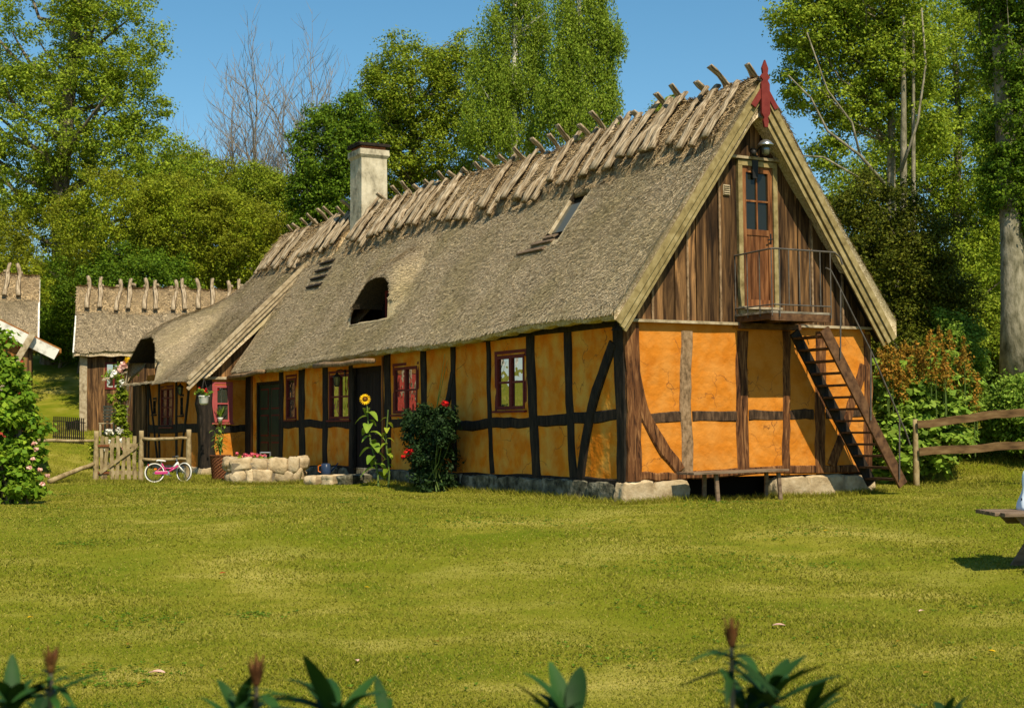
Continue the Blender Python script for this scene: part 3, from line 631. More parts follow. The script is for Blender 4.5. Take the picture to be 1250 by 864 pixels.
# timber frame ---------------------------------------------------
TL, TG = M['tar'], M['oak']
def postL(px, pb=None, ytop=None, ybot=None, wpx=8, x=0., z0=None, z1=None, bow=0., mt=None, name='post', par=None, w=None):
    sa, za = wl(px, ytop or 430, x); sb, zb = wl(pb if pb else px, ybot or 575, x)
    if z1 is None: z1 = ZP if not ytop else za
    if z0 is None: z0 = ZS if not ybot else zb
    D = abs(hw(0, sa, 0)[1]); wd = w or wpx*D/F/(.49+.0)*.62
    mb = MB(); mb.beam((x+.035, sb, z0), (x+.035, sa, z1), wd, .12, (1, 0, 0), seg=8, wob=.035, bow=bow, seed=int(px))
    return mb.build(name, mt or TL, par or long_wall)
postL(553.5, 555, w=.20); postL(595.4, 601, w=.16); postL(647, 655, w=.30); postL(692.7, 699.8, w=.24); postL(752.6, 757.5, w=.18)
postL(517, 520, w=.26); postL(473, 474, w=.34); postL(428.5, 429, w=.24, z0=.62); postL(397, 397.5, w=.32); postL(368.7, 369, w=.40); postL(343.5, 343.5, w=.30, z0=.62); postL(303.4, 303.4, w=.45)
b = MB(); b.bb(-.02, .03, wl(467.6, 500)[0]-.05, wl(467.6, 500)[0]+.03, .7, 3.3); b.build('post', M['doorwood'], long_wall)
b = MB(); q = wl(308, 500)[0]; b.bb(-.03, .03, q-.05, q+.05, .7, 3.3); b.build('post', M['doorwood'], long_wall)
def braceL(p0, p1, w_, bow=0., x=0., par=None, mt=None, seed=1):
    s0_, z0_ = wl(*p0, x); s1_, z1_ = wl(*p1, x); mb = MB()
    mb.beam((x+.02, s0_, z0_), (x+.02, s1_, z1_), w_, .12, (1, 0, 0), seg=8, wob=.03, bow=bow, seed=seed); return mb.build('brace', mt or TL, par or long_wall)
braceL((749, 418), (709, 584), .24, bow=-.14, seed=3); braceL((553, 455), (542, 513), .18, bow=.04, seed=4)
# rails (each bay its own wobble) and sill beam, plate
def railL(pts, w_, x=0., par=None, mt=None, name='rail'):
    for (p0, p1) in zip(pts, pts[1:]):
        s0_, z0_ = wl(*p0, x); s1_, z1_ = wl(*p1, x); mb = MB(); mb.beam((x+.04, s0_, z0_), (x+.04, s1_, z1_), w_, .12, (1, 0, 0), seg=6, wob=.03, seed=int(p0[0])); mb.build(name, mt or TL, par or long_wall)
railL([(755, 506.5), (698, 511), (651, 514), (598, 517), (555, 519.5)], .20); railL([(555, 517), (519, 514), (474, 516)], .20); railL([(428, 518), (397, 517), (369, 517.5), (344, 517)], .20)
mb = MB(); mb.beam((.035, .05, ZS-.07), (.035, D2[0]-.05, ZS-.09), .15, .13, (1, 0, 0), seg=24, wob=.03, seed=5); mb.build('sill_beam', TL, long_wall)
mb = MB(); mb.beam((.035, D2[1], ZS-.09), (.035, D1[0]-.1, ZS-.1), .15, .13, (1, 0, 0), seg=10, wob=.03, seed=6); mb.build('sill_beam', TL, long_wall)
mb = MB(); mb.beam((.03, .0, ZP+.0), (.03, SW, ZP-.06), .13, .13, (1, 0, 0), seg=24, wob=.02, seed=7); mb.build('wall_plate', TL, long_wall)
# gable timbers
def tG(p0, p1, w_, bow=0., y=0., mt=None, name='post', par=None, seed=1, th=.12, off=.035, wob=.03):
    a, z = wg(*p0, y); a2, z2 = wg(*p1, y); mb = MB(); mb.beam((a, y+off, z), (a2, y+off, z2), w_, th, (0, 1, 0), seg=6 if name == 'rail' else 10, wob=.016 if name == 'rail' else wob, bow=bow, seed=seed)
    return mb.build(name, mt or TG, par or gable_wall)
mb = MB(); mb.beam((.12, .09, .84), (.12, .09, 3.5), .27, .24, (0, 1, 0), seg=12, wob=.025, seed=9, bev=.1); mb.build('corner_post', TG, gable_wall)
mb = MB(); mb.beam((.10, .165, .84), (.10, .165, 3.5), .26, .26, (0, 1, 0), seg=12, wob=.01, seed=9, bev=.1); mb.build('corner_post', TL, long_wall)
tG((838, 404), (838, 576), .23, seed=11, mt=M['oakgrey']); tG((906, 404), (907, 577), .25, seed=12); tG((959, 404), (960, 577), .17, seed=13, bow=.02); tG((1001, 405), (1002, 577), .23, seed=14); tG((1058, 408), (1060, 575), .20, seed=15)
tG((771, 440), (829, 574), .22, bow=-.16, seed=16, name='brace', off=.025); tG((1054, 446), (1014, 568), .19, bow=.03, seed=17, name='brace', off=.02)
for a_, b_ in (((776, 510), (832, 509)), ((845, 508.5), (899, 507.5)), ((914, 507), (955, 506.5)), ((964, 506), (993, 505.5)), ((1008, 505), (1054, 503))): tG(a_, b_, .185, seed=int(a_[0]), mt=M['oakdark'], name='rail', off=.045)
tG((768, 582.5), (836, 579.5), .14, seed=21, mt=M['oak'], name='sill_beam', off=.04); tG((836, 579), (1062, 571), .14, seed=22, mt=M['oak'], name='sill_beam', off=.04)
# wing timbers (front x = XF, end y = SW)
for (p, pb, w_) in ((194.5, 195, .17), (215.6, 216, .2), (181.5, 181.5, .2)): postL(p, pb, x=XF, par=wing_wall, w=w_, z0=.5, z1=3.2)
braceL((182.5, 470), (193, 560), .10, x=XF, par=wing_wall, seed=31); braceL((232, 467), (222, 560), .12, x=XF, par=wing_wall, seed=32)
railL([(181, 523), (243, 523)], .26, x=XF, par=wing_wall)
mb = MB(); mb.beam((XF+.14, SW+.14, .38), (XF+.14, SW+.14, 3.3), .42, .38, (0, 1, 0), seg=10, wob=.08, seed=33); mb.build('corner_post', M['tar'], wing_wall)
mb = MB(); mb.beam((XF+.3, SW+.03, 1.72), (0, SW+.03, 1.74), .2, .1, (0, 1, 0), seg=6, wob=.04, seed=34); mb.build('rail', M['tar'], end_wall)
# foundation stones --------------------------------------------
def block(b, c, d, seed):
    """roughly squared field stone with chipped edges"""
    r = random.Random(seed); o = len(b.v); n = 6; P = []
    ph = [r.random()*6 for _ in range(4)]
    for f, (ax, sg) in enumerate(((0, -1), (0, 1), (1, -1), (1, 1), (2, -1), (2, 1))):
        for i in range(n+1):
            for j in range(n+1):
                u, v = -1+2*i/n, -1+2*j/n; q = [0, 0, 0]; q[ax] = sg; q[(ax+1) % 3] = u; q[(ax+2) % 3] = v
                l = sum(abs(t)**7 for t in q)**(1/7); q = [t/l for t in q]
                m = 1+.05*math.sin(3*q[0]+ph[0]+2*q[1])+.05*math.sin(4*q[1]+ph[1])+.05*math.sin(3*q[2]+ph[2])+.025*math.sin(11*q[0]+9*q[1]+7*q[2]+ph[3])
                b.v.append((c[0]+q[0]*d[0]/2*m, c[1]+q[1]*d[1]/2*m, c[2]+q[2]*d[2]/2*m))
        for i in range(n):
            for j in range(n): k = o+f*(n+1)**2+i*(n+1)+j; b.f.append((k, k+1, k+n+2, k+n+1))
r = random.Random(5); s = .3
b = MB()
while s < 17.8:
    if not (D2[0]-.25 < s < D2[1]):
        L_ = r.uniform(.45, 1.1); hh_ = .34+r.uniform(-.03, .02)
        block(b, (.05+r.uniform(-.02, .02), s+L_/2, .62), (.26, L_*1.03, .40), int(s*31)); s += L_
    else: s += .3
b.bb(.08, .3, .3, 18.6, .2, .83)
b.build('foundation', M['stonegrey'], house, smooth=True)
b = MB(); block(b, (.20, .10, .60), (.62, .33, .50), 3); block(b, (.83, .11, .60), (.70, .31, .50), 8); b.build('foundation', M['stone'], house, smooth=True); b = MB()
for (xa, xb) in ((3.02, 3.75), (3.73, 4.62), (4.60, 5.3)): block(b, ((xa+xb)/2, .10, .60), (xb-xa, .32, .50), int(xa*100)+7)
b.build('foundation', M['stone'], house, smooth=True)
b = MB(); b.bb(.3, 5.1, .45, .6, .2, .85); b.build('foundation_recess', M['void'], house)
b = MB(); block(b, (XF+.15, SW+.05, .45), (.5, .4, .5), 4); block(b, (XF+.65, SW+.05, .48), (.5, .34, .56), 5); block(b, (XF+1.1, SW+.05, .45), (.45, .3, .5), 15)
for i in range(5): block(b, (XF+.05, SW+.8+i*1.15, .45), (.25, 1.2, .5), 40+i)
b.build('foundation', M['stone'], house, smooth=True)
# doors ---------------------------------------------------------
def double_door():
    a0, a1, z0, z1 = D1; dp = .12
    b = MB(); b.bb(.02, dp, a0, a0+.07, z0, z1); b.bb(.02, dp, a1-.07, a1, z0, z1); b.bb(.02, dp, a0+.07, a1-.07, z1-.07, z1); fr = b.build('door', M['tar'], house); fr['label'] = 'green double door with red panels'
    mid = (a0+a1)/2
    for k, (p, q) in enumerate(((a0+.07, mid-.012), (mid+.012, a1-.07))):
        lf = MB(); lf.bb(dp-.04, dp, p, q, z0, z1-.075); l_ = lf.build('door_leaf', M['greenpaint'], fr)
        pn = MB(); H = z1-.075-z0
        for (u, v) in ((.04, .28), (.33, .62), (.67, .95)):
            m = .11; pn.bb(dp-.052, dp-.038, p+m, q-m, z0+H*u+.04, z0+H*v)
        pn.build('door_panel', M['redpaint'], fr)
        pn = MB()
        for (u, v) in ((.04, .28), (.33, .62), (.67, .95)):
            m = .145; pn.bb(dp-.06, dp-.05, p+m, q-m, z0+H*u+.08, z0+H*v-.04)
        pn.build('door_panel', M['greenpaint'], fr)
    h_ = MB(); h_.tube([(dp-.06, mid-.06, 1.65), (dp-.11, mid-.06, 1.65), (dp-.11, mid-.18, 1.65)], .012); h_.build('handle', M['blackiron'], fr)
double_door()
a0, a1, z0, z1 = D2
b = MB(); b.bb(.10, .2, a0, a1, z0, z1); 
dd = b.build('door', M['blackdoor'], house); dd['label'] = 'black boarded door behind the sunflowers'
b = MB(); k_ = 8
for i in range(k_): b.bb(.07, .098, a0+.1+(a1-a0-.2)*i/k_+.006, a0+.1+(a1-a0-.2)*(i+1)/k_-.006, z0+.05, z1-.15)
b.build('door_board', M['blackdoor'], dd); b = MB(); b.tube([(.07, a0+.25, 1.6), (.02, a0+.25, 1.6), (.02, a0+.38, 1.6)], .012); b.build('handle', M['iron'], dd)
b = MB(); b.bb(-.55, .1, a0-.05, a1+.05, .40, .60); b.build('doorstep', M['stonegrey'], house)
b = MB(); b.bb(XF-.01, XF+.06, 24.66, 26.3, .5, 3.15)
for i in range(9): b.bb(XF-.03, XF-.012, 24.7+i*.17, 24.86+i*.17, .55, 3.1)
ed = b.build('door', M['board'], house); ed['label'] = 'dark brown boarded door at the far end under the thatch hood'
b = MB(); b.tube([(XF-.03, 25.0, 1.7), (XF-.08, 25.0, 1.7), (XF-.08, 25.15, 1.7)], .014); b.build('handle', M['chrome'], ed)
# end gable boards of the wing under its barge board
b = MB(); r = random.Random(4); x = -1.12
while x < 1.7:
    w_ = r.uniform(.16, .24); x2 = min(x+w_-.008, 1.72)
    def wz(x): return float(wing_base(np.array([x]), np.array([18.75]))[0])-.28
    def mz(x): return max(3.16, float(slope(x, 18.7))-.2) if x > -.4 else 3.16
    lo0, lo1 = mz(x), mz(x2); hi0, hi1 = wz(x), wz(x2)
    if hi0 > lo0+.03: b.add([(x, SW-.03, lo0), (x2, SW-.03, lo1), (x2, SW-.03, hi1), (x, SW-.03, hi0), (x, SW+.01, lo0), (x2, SW+.01, lo1), (x2, SW+.01, hi1), (x, SW+.01, hi0)], [(0, 1, 2, 3), (4, 7, 6, 5), (0, 4, 5, 1), (1, 5, 6, 2), (2, 6, 7, 3), (3, 7, 4, 0)])
    x += w_
b.build('gable_cladding', M['board'], house)
b = MB(); b.beam((XF-.1, SW-.05, 3.13), (.1, SW-.05, 3.13), .08, .06, (0, 1, 0)); b.build('ledge', M['bargegrey'], house)
for j, (dz, yy_, w_) in enumerate(((-.02, 18.50, .11), (-.16, 18.53, .10), (-.30, 18.57, .10))):
    b = MB(); zt = float(slope(XW, 18.6)); k2 = (zt-ZWE)/(XW+1.72); b.beam((-1.74, yy_, ZWE+dz+.0), (XW+.02, yy_, zt+dz+.02), w_, .035, (0, 1, 0), seed=j, seg=2, bev=.05); bb_ = b.build('barge_board', M['bargegrey'], house)
# cladding of the main gable ------------------------------------------
b = MB(); bat = MB(); r = random.Random(11); kg = 1.36; xc = 2.58
def rl_(x): return 7.42-kg*abs(x-xc)-.12
DX0, DX1, DZ0, DZ1 = 2.27, 3.12, 3.55, 6.16
ZL = 6.27
def board(x0, x1, z0, yf, th=.03):
    for (za, zb0, zb1) in ((z0, rl_(x0), rl_(x1)),):
        if max(zb0, zb1) <= za+.04: return
        if zb0 < za or zb1 < za:
            zb0, zb1 = max(zb0, za+.002), max(zb1, za+.002)
        b.add([(x0, yf, za), (x1, yf, za), (x1, yf, zb1), (x0, yf, zb0), (x0, yf+th, za), (x1, yf+th, za), (x1, yf+th, zb1), (x0, yf+th, zb0)], [(0, 1, 2, 3), (4, 7, 6, 5), (0, 4, 5, 1), (1, 5, 6, 2), (2, 6, 7, 3), (3, 7, 4, 0)])
x = -.28; i = 0
while x < 5.42:
    w_ = r.uniform(.17, .30)
    for lim in (DX0, DX1):
        if x < lim-.02 < x+w_+.08: w_ = lim-x
    x2 = x+w_; mid = (x+x2)/2; yf = -.035-(.012 if i % 2 else 0)
    if DX0-.01 < mid < DX1+.01:
        xa = x
        b_top = True
    else:
        # lower run, then the short run above the ledge where the gable reaches that high
        zc = min(rl_(x), rl_(x2))
        if zc > ZL:
            b.add([(x+.008, yf, 3.47), (x2-.008, yf, 3.47), (x2-.008, yf, ZL), (x+.008, yf, ZL), (x+.008, yf+.03, 3.47), (x2-.008, yf+.03, 3.47), (x2-.008, yf+.03, ZL), (x+.008, yf+.03, ZL)], [(0, 1, 2, 3), (4, 7, 6, 5), (0, 4, 5, 1), (1, 5, 6, 2), (2, 6, 7, 3), (3, 7, 4, 0)])
        else: board(x+.008, x2-.008, 3.47, yf)
        if i % 3 == 0 and zc > 3.7: bat.bb(x-.02, x+.02, -.075, yf-.001, 3.47, min(rl_(x)-.05, ZL))
    x = x2; i += 1
x = 1.75
while x < 3.4: board(x+.004, x+.205, ZL+.05, -.03); x += .21
b.build('gable_cladding', M['board'], house); bat.build('cladding_batten', M['oakgrey'], house)
b = MB(); b.bb(-.1, 5.25, -.11, .02, 3.42, 3.465); b.build('ledge', M['bargegrey'], house)
b = MB(); b.bb(1.74, 3.5, -.13, -.02, ZL-.0, ZL+.045); b.build('ledge', M['bargegrey'], house)
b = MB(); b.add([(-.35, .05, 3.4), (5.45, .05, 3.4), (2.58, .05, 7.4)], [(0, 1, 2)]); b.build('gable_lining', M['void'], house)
# barge boards
for sg, (xf, zf_) in ((-1, (-.42, 3.36)), (1, (5.50, 3.27))):
    for j, (yy_, off, w_, ext) in enumerate(((-.42, .02, .11, 0), (-.385, -.092, .10, 0), (-.345, -.185, .075, 0))):
        off -= .07 if sg > 0 else 0
        L_ = Vector((xc-xf, 0, 7.50-zf_)); d = L_.normalized(); nn = Vector((-d.z, 0, d.x))*(1 if sg < 0 else -1); nn = nn if nn.z > 0 else -nn
        p0 = Vector((xf, yy_, zf_))+nn*off; p1 = Vector((xc, yy_-.003*(sg > 0), 7.50))+nn*off
        # meet at the centre line
        t = (xc-p0.x)/(d.x) if abs(d.x) > 0 else 0; p1 = p0+d*t; p1.y = yy_-.003*(sg > 0)
        b = MB(); b.beam(p0, p1, w_, .03, (0, 1, 0), seed=j, seg=2, bev=.05); o = b.build('barge_board', M['barge'], house)
# soffit under the barge overhang
b = MB(); b.add([(-.3, -.33, 3.27), (xc, -.33, 7.25), (xc, 0, 7.25), (-.3, 0, 3.27), (5.4, -.33, 3.2), (5.4, 0, 3.2)], [(0, 1, 2, 3), (1, 4, 5, 2)]); b.build('soffit', M['tar'], house)
# red finial
fin = MB(); zc = 7.42
outline = [(-.035, -.62), (.035, -.62), (.055, -.50), (.035, -.44), (.09, -.36), (.09, .20), (.05, .27), (.10, .33), (.05, .40), (.065, .50), (0, .66), (-.065, .50), (-.05, .40), (-.10, .33), (-.05, .27), (-.09, .20), (-.09, -.36), (-.035, -.44), (-.055, -.50)]
fin.prism([(x, z) for x, z in outline], -.02, .02); fn = fin.build('finial', M['finial'], house, loc=(xc, -.46, zc-.10)); fn.scale = (1.0, 1, .90)
for sg in (-1, 1):
    b = MB(); b.beam((xc+sg*.02, -.447, zc+.12), (xc+sg*.25, -.447, zc-.24), .10, .03, (0, 1, 0), bev=.05); b.build('finial_wing', M['finial'], fn); bpy.data.objects[fn.name].children[-1].location = (-xc, .46, -zc-.0)
# gable door
b = MB(); x0, x1, z0, z1 = DX0, DX1, DZ0, DZ1
b.bb(x0, x0+.09, -.09, -.0, z0, z1); b.bb(x1-.09, x1, -.09, -.0, z0, z1); b.bb(x0-.0, x1+.0, -.095, -.0, z1, z1+.09); b.bb(x0+.09, x1-.09, -.085, 0, z0, z0+.14)
gd = b.build('door', M['barge'], house); gd['label'] = 'reddish pine gable door with four small panes above the balcony'
fx0, fx1, fz0, fz1 = x0+.095, x1-.095, z0+.14, z1-.005
b = MB(); b.bb(fx0, fx0+.09, -.06, -.02, fz0, fz1); b.bb(fx1-.09, fx1, -.06, -.02, fz0, fz1); b.bb(fx0+.09, fx1-.09, -.059, -.02, fz1-.10, fz1); b.bb(fx0+.09, fx1-.09, -.059, -.02, fz0, fz0+.18)
zm = fz1-1.08; b.bb(fx0+.09, fx1-.09, -.059, -.02, zm-.10, zm); xm = (fx0+fx1)/2
b.bb(xm-.015, xm+.015, -.056, -.02, zm, fz1-.1); b.bb(fx0+.09, xm-.015, -.055, -.02, (zm+fz1-.1)/2-.015, (zm+fz1-.1)/2+.015); b.bb(xm+.015, fx1-.09, -.055, -.02, (zm+fz1-.1)/2-.015, (zm+fz1-.1)/2+.015)
for i in range(5): u = (fx1-fx0-.18)/5; b.bb(fx0+.09+u*i+.004, fx0+.09+u*(i+1)-.004, -.045, -.022, fz0+.18, zm-.1)
b.build('door_leaf', M['doorwood'], gd)
for i in range(2): 
    u = (fx1-fx0-.18)/2; b = MB(); b.add([(fx0+.09+u*i, -.03, zm), (fx0+.09+u*(i+1), -.03, zm), (fx0+.09+u*(i+1), -.035+.01*i, fz1-.1), (fx0+.09+u*i, -.03, fz1-.1)], [(0, 1, 2, 3)]); b.build('pane', M['glassdark'], gd)
b = MB(); b.tube([(fx1-.05, -.06, 4.92), (fx1-.05, -.11, 4.92), (fx1-.15, -.11, 4.90)], .012); b.bb(fx1-.065, fx1-.035, -.068, -.06, 4.84, 5.02); b.build('handle', M['blackiron'], gd)
b = MB(); b.bb(x0-.02, x1+.02, -.16, -.07, z0+.15, z0+.19); b.build('threshold', M['bargegrey'], gd)
# balcony ---------------------------------------------------------
BX0, BX1, BY, BZ = 2.20, 3.44, -1.0, 3.60
b = MB()
for i in range(9): b.bb(BX0-.02, BX1+.02, BY+i*.107+.004, BY+(i+1)*.107-.004, BZ-.035, BZ)
bal = b.build('balcony', M['greydeck'], house)
b = MB()
for x in (BX0+.05, (BX0+BX1)/2, BX1-.05): b.beam((x, BY+.03, BZ-.085), (x, .0, BZ-.085), .08, .10, (0, 0, 1), bev=.05)
b.beam((BX0-.02, BY+.02, BZ-.10), (BX1+.02, BY+.02, BZ-.10), .04, .12, (0, 0, 1), bev=.05); b.beam((BX0+.02, -.12, BZ-.19), (BX1+.1, -.12, BZ-.19), .08, .10, (0, 0, 1), bev=.05)
b.build('joist', M['stair'], bal)
def railing():
    b = MB(); zt = BZ+1.02; r_ = .015
    b.tube([(BX0, -.02, zt-.02), (BX0, BY, zt), (BX0+.04, BY-.03, zt), (BX1-.1, BY-.03, zt), (BX1+.10, BY-.03, zt-.0), (BX1+.22, BY-.03, zt-.08), (BX1+.27, BY-.03, zt-.20)], r_)
    zb = BZ+.10; b.tube([(BX0, -.02, zb), (BX0, BY, zb)], .012); b.tube([(BX0, BY-.03, zb), (BX1, BY-.03, zb)], .012)
    for y in (-.05, -.37, -.69, BY): b.tube([(BX0, y, BZ-.08), (BX0, y, zt)], .010)
    for i in range(6): x = BX0+(BX1-BX0)*(i+.5)/5.5 if i else BX0+.14; b.tube([(x, BY-.03, BZ-.1 if i in (0, 5) else zb), (x, BY-.03, zt)], .010)
    return b.build('railing', M['iron'], bal)
railing()
# stairs ------------------------------------------------------------
tx_, tz_ = wg(1006, 402, -.98); fx_, fz_ = wg(1102, 588, -.98); fz_ -= .05
gz = .5
b = MB(); b.beam((tx_, -.98, tz_), (fx_, -.98, fz_), .20, .045, (0, 1, 0), bev=.03, seg=3); st = b.build('stringer', M['stair'], None)
stair = bpy.data.objects.new('staircase', None); C.objects.link(stair); stair.parent = house; st.parent = stair; stair['label'] = 'steep brown open staircase to the gable balcony'
b = MB(); b.beam((tx_, -.22, tz_), (fx_, -.22, fz_), .20, .045, (0, 1, 0), bev=.03, seg=3); b.build('stringer', M['tar'], stair)
nt_ = 13
for i in range(nt_):
    t = (i+.6)/nt_; x = tx_+(fx_-tx_)*t; z = tz_+(fz_-tz_)*t+.01
    b = MB(); b.bb(x-.13, x+.11, -.955, -.245, z-.018, z+.018); b.build('tread', M['stair'], stair)
b = MB(); hp = [wg(px, py, -1.03) for px, py in ((1008, 327), (1014, 330), (1022, 345), (1039, 380), (1063, 428), (1087, 484), (1098, 510), (1106, 528), (1111, 543))]
b.tube([(x, -1.03, z) for x, z in hp], .014)
for (px, py, pb) in ((1026, 352, 437), (1063, 428, 513), (1098, 510, 585)):
    q0 = wg(px, py, -1.03); q1 = wg(px, pb, -1.03); b.tube([(q0[0], -1.03, q0[1]), (q1[0], -1.03, q1[1])], .013)
b.build('handrail', M['iron'], stair)
# vent, gutters -----------------------------------------------------
q = wg(886.5, 232, -.06); b = MB(); b.bb(q[0]-.07, q[0]+.07, -.07, -.045, q[1]-.09, q[1]+.09)
for i in range(5): b.beam((q[0]-.06, -.08, q[1]-.07+i*.035), (q[0]+.06, -.08, q[1]-.07+i*.035), .025, .008, (0, -.6, .8))
b.build('vent', M['bargegrey'], house)
for (pa, pb_, x_) in (((279, 461), (323, 453), -.52), ((384, 447), (456, 440), -.55)):
    s0_, z0_ = wl(*pa, x_); s1_, z1_ = wl(*pb_, x_); b = MB(); pts = [(x_+.02*math.sin(i*2.1), s0_+(s1_-s0_)*i/6, z0_+(z1_-z0_)*i/6+.015*math.sin(i*1.7)) for i in range(7)]
    b.tube(pts, [.06, .065, .06, .06, .065, .06, .055]); gt = b.build('gutter', M['oakgrey'], house, smooth=True); 
# chimney -----------------------------------------------------------
CX, CY = 2.50, 16.08; cz0, cz1 = 5.9, 9.22
def taper(b, x, y, w0, w1, d0, d1, z0, z1): b.add([(x-w0, y-d0, z0), (x+w0, y-d0, z0), (x+w0, y+d0, z0), (x-w0, y+d0, z0), (x-w1, y-d1, z1), (x+w1, y-d1, z1), (x+w1, y+d1, z1), (x-w1, y+d1, z1)], [(0, 1, 2, 3), (4, 7, 6, 5), (0, 4, 5, 1), (1, 5, 6, 2), (2, 6, 7, 3), (3, 7, 4, 0)])
b = MB(); taper(b, CX, CY, .39, .37, .40, .38, cz0, cz1-.25); taper(b, CX, CY, .375, .43, .385, .44, cz1-.25, cz1-.17); taper(b, CX, CY, .43, .42, .44, .43, cz1-.17, cz1-.02)
ch = b.build('chimney', M['limewash'], house)
b = MB(); taper(b, CX, CY, .36, .34, .36, .34, cz1-.02, cz1+.07); b.build('chimney_crown', mat('old brick', [(.22, .07, .03), (.40, .16, .08)], (8, 8, 8), .9, .6), ch)
b = MB(); b.bb(CX-.44, CX+.44, CY-.45, CY+.45, cz1+.07, cz1+.12); b.beam((CX-.46, CY, cz1+.14), (CX+.46, CY, cz1+.14), .8, .03, (0, 0, 1)); b.build('chimney_cap', M['tar'], ch)

# ================================================================ TREES AND SHRUBS
def leafcloud(cent, rad, n, size, rs, up=.5, hang=0., asp=.55, flat=.7, shell=.0):
    """n leaves around every clump centre; each leaf is one small rhombus"""
    cent = np.asarray(cent, float); rad = np.asarray(rad, float)
    if rad.ndim == 1: rad = np.repeat(rad[:, None], 3, 1)*np.array([1, 1, flat])
    K = len(cent); i = np.repeat(np.arange(K), n); N_ = K*n
    d = rs.randn(N_, 3); d /= np.linalg.norm(d, axis=1)[:, None]; r = rs.rand(N_)**(.45 if shell == 0 else .25)
    lump = 1+.25*np.sin(d[:, 0]*4+i)*np.sin(d[:, 2]*5+i*1.7)
    P = cent[i]+d*(r*lump)[:, None]*rad[i]
    nrm = d*.9+rs.randn(N_, 3)*.42+np.array([0, 0, up]); nrm /= np.linalg.norm(nrm, axis=1)[:, None]
    t = np.cross(nrm, rs.randn(N_, 3)); t /= np.linalg.norm(t, axis=1)[:, None]
    if hang:
        t = t*(1-hang)+np.array([0, 0, -1.])*hang; t /= np.linalg.norm(t, axis=1)[:, None]; nrm = np.cross(t, np.cross(nrm, t)); nrm /= np.linalg.norm(nrm, axis=1)[:, None]+1e-9
    b = np.cross(nrm, t); L = (size*(.6+.7*rs.rand(N_)))[:, None]; W = L*asp*.5
    q = nrm*L*.10
    V = np.stack([P-t*L*.5, P+b*W-q, P+t*L*.5, P-b*W-q], 1).reshape(-1, 3)
    return V, np.arange(N_*4).reshape(-1, 4)
def limbs(mb, trunk, targets, r0, rs, n=6):
    trunk = [Vector(p) for p in trunk]
    for c in targets:
        c = Vector(c); best = None
        for a, b in zip(trunk, trunk[1:]):
            for t in (0, .33, .66, 1):
                p = a.lerp(b, t); h = math.hypot(p.x-c.x, p.y-c.y)
                sc_ = abs((c.z-p.z)-h*.75)+h*.2
                if best is None or sc_ < best[0]: best = (sc_, p)
        p = best[1]; L = (c-p).length; m = p.lerp(c, .5)+Vector((rs.uniform(-.1, .1)*L, rs.uniform(-.1, .1)*L, -.06*L))
        m1 = p.lerp(m, .5)+Vector((rs.uniform(-.04, .04)*L, 0, .02*L)); m2 = m.lerp(c, .5)+Vector((rs.uniform(-.05, .05)*L, 0, .03*L))
        r = r0*min(1, L/4)
        mb.tube([p, m1, m, m2, c], [r, r*.75, r*.55, r*.38, r*.12], n=5)
def ell_points(ells, n, rs, lo=.45):
    vol = np.array([e[3]*e[4]*e[5] for e in ells])**.8; k = rs.choice(len(ells), n, p=vol/vol.sum()); e = np.array(ells)[k]
    d = rs.randn(n, 3); d /= np.linalg.norm(d, axis=1)[:, None]; r = (lo+(1-lo)*rs.rand(n)**.6)
    r *= 1+.16*np.sin(d[:, 0]*5+k)*np.sin(d[:, 2]*6+k*2)
    return e[:, :3]+d*r[:, None]*e[:, 3:]
def E_(px, py, D, rx, rz, ry=None):
    """crown lobe measured in the photograph at depth D"""
    p = PD(px, py, D); return (p[0], p[1], p[2], rx*D/F, (ry or rx)*D/F, rz*D/F)
def tree(name, label, cat, base, trunkpts, r0, ells, ncl, nleaf, clr, lsize, lm, bark, seed, group=None, nlimb=40, hang=0., lo=.45, flat=.7, up=.5, asp=.55, crad=None, extra=None, front=False, taper=.3):
    rs = np.random.RandomState(seed); rr = random.Random(seed)
    t = thing(name, label, cat, base, 0, group)
    B = np.array(base)
    tp = [tuple(np.array(p)-B) for p in trunkpts]; ex = [(e[0]-B[0], e[1]-B[1], e[2]-B[2], *e[3:]) for e in ells]
    c = ell_points(ex, ncl, rs, lo)
    c = c[c[:, 2] > .25]
    if front: c = c[c[:, 1] < np.median(c[:, 1])+1.0*np.std(c[:, 1])]
    rad = clr*(.6+.8*rs.rand(len(c)))
    if crad is not None: rad = rad[:, None]*np.array(crad)
    V, Q = leafcloud(c, rad, nleaf, lsize, rs, up, hang, asp, flat)
    npmesh('crown', V, Q, lm, t)
    if tp:
        mb = MB(); k = len(tp); mb.tube(tp, [r0*(1-(1-taper)*i/(k-1)) for i in range(k)], n=10)
        limbs(mb, tp, [c[i] for i in rs.choice(len(c), min(nlimb, len(c)), False)], r0*.30, rr)
        if extra: extra(mb, B)
        mb.build('trunk', bark, t, smooth=True)
    return t
def tb(px, D): x = (px-625)/F*D; return (x, D, gf(x, D))
def trunkline(px0, D, px1, y1, n=5, wob=.2, seed=0):
    b = np.array(tb(px0, D)); e = PD(px1, y1, D); r = random.Random(seed); b = b-np.array([0, 0, .2])
    return [tuple(b+(e-b)*i/n+np.array([r.uniform(-wob, wob) if 0 < i < n else 0, r.uniform(-wob, wob) if 0 < i < n else 0, 0])) for i in range(n+1)]
def bush(px, py, D, rx, rz, label, lm, seed, ncl=90, nleaf=110, clr=.55, ls=.16, group=None, cat='bush', name='bush', dy=None, **kw):
    b = tb(px, D); e = [E_(px, py, D, rx, rz, dy)]
    k = min(6, 4)
    return tree(name, label, cat, b, [(b[0], b[1], b[2]-.1), (b[0]+.1, b[1], b[2]+.6), (e[0][0], e[0][1], e[0][2])], .09, e, ncl, nleaf, clr, ls, lm, M['bark'], seed, group, nlimb=16, **kw)
TG_ = 'tall trees round the farm'
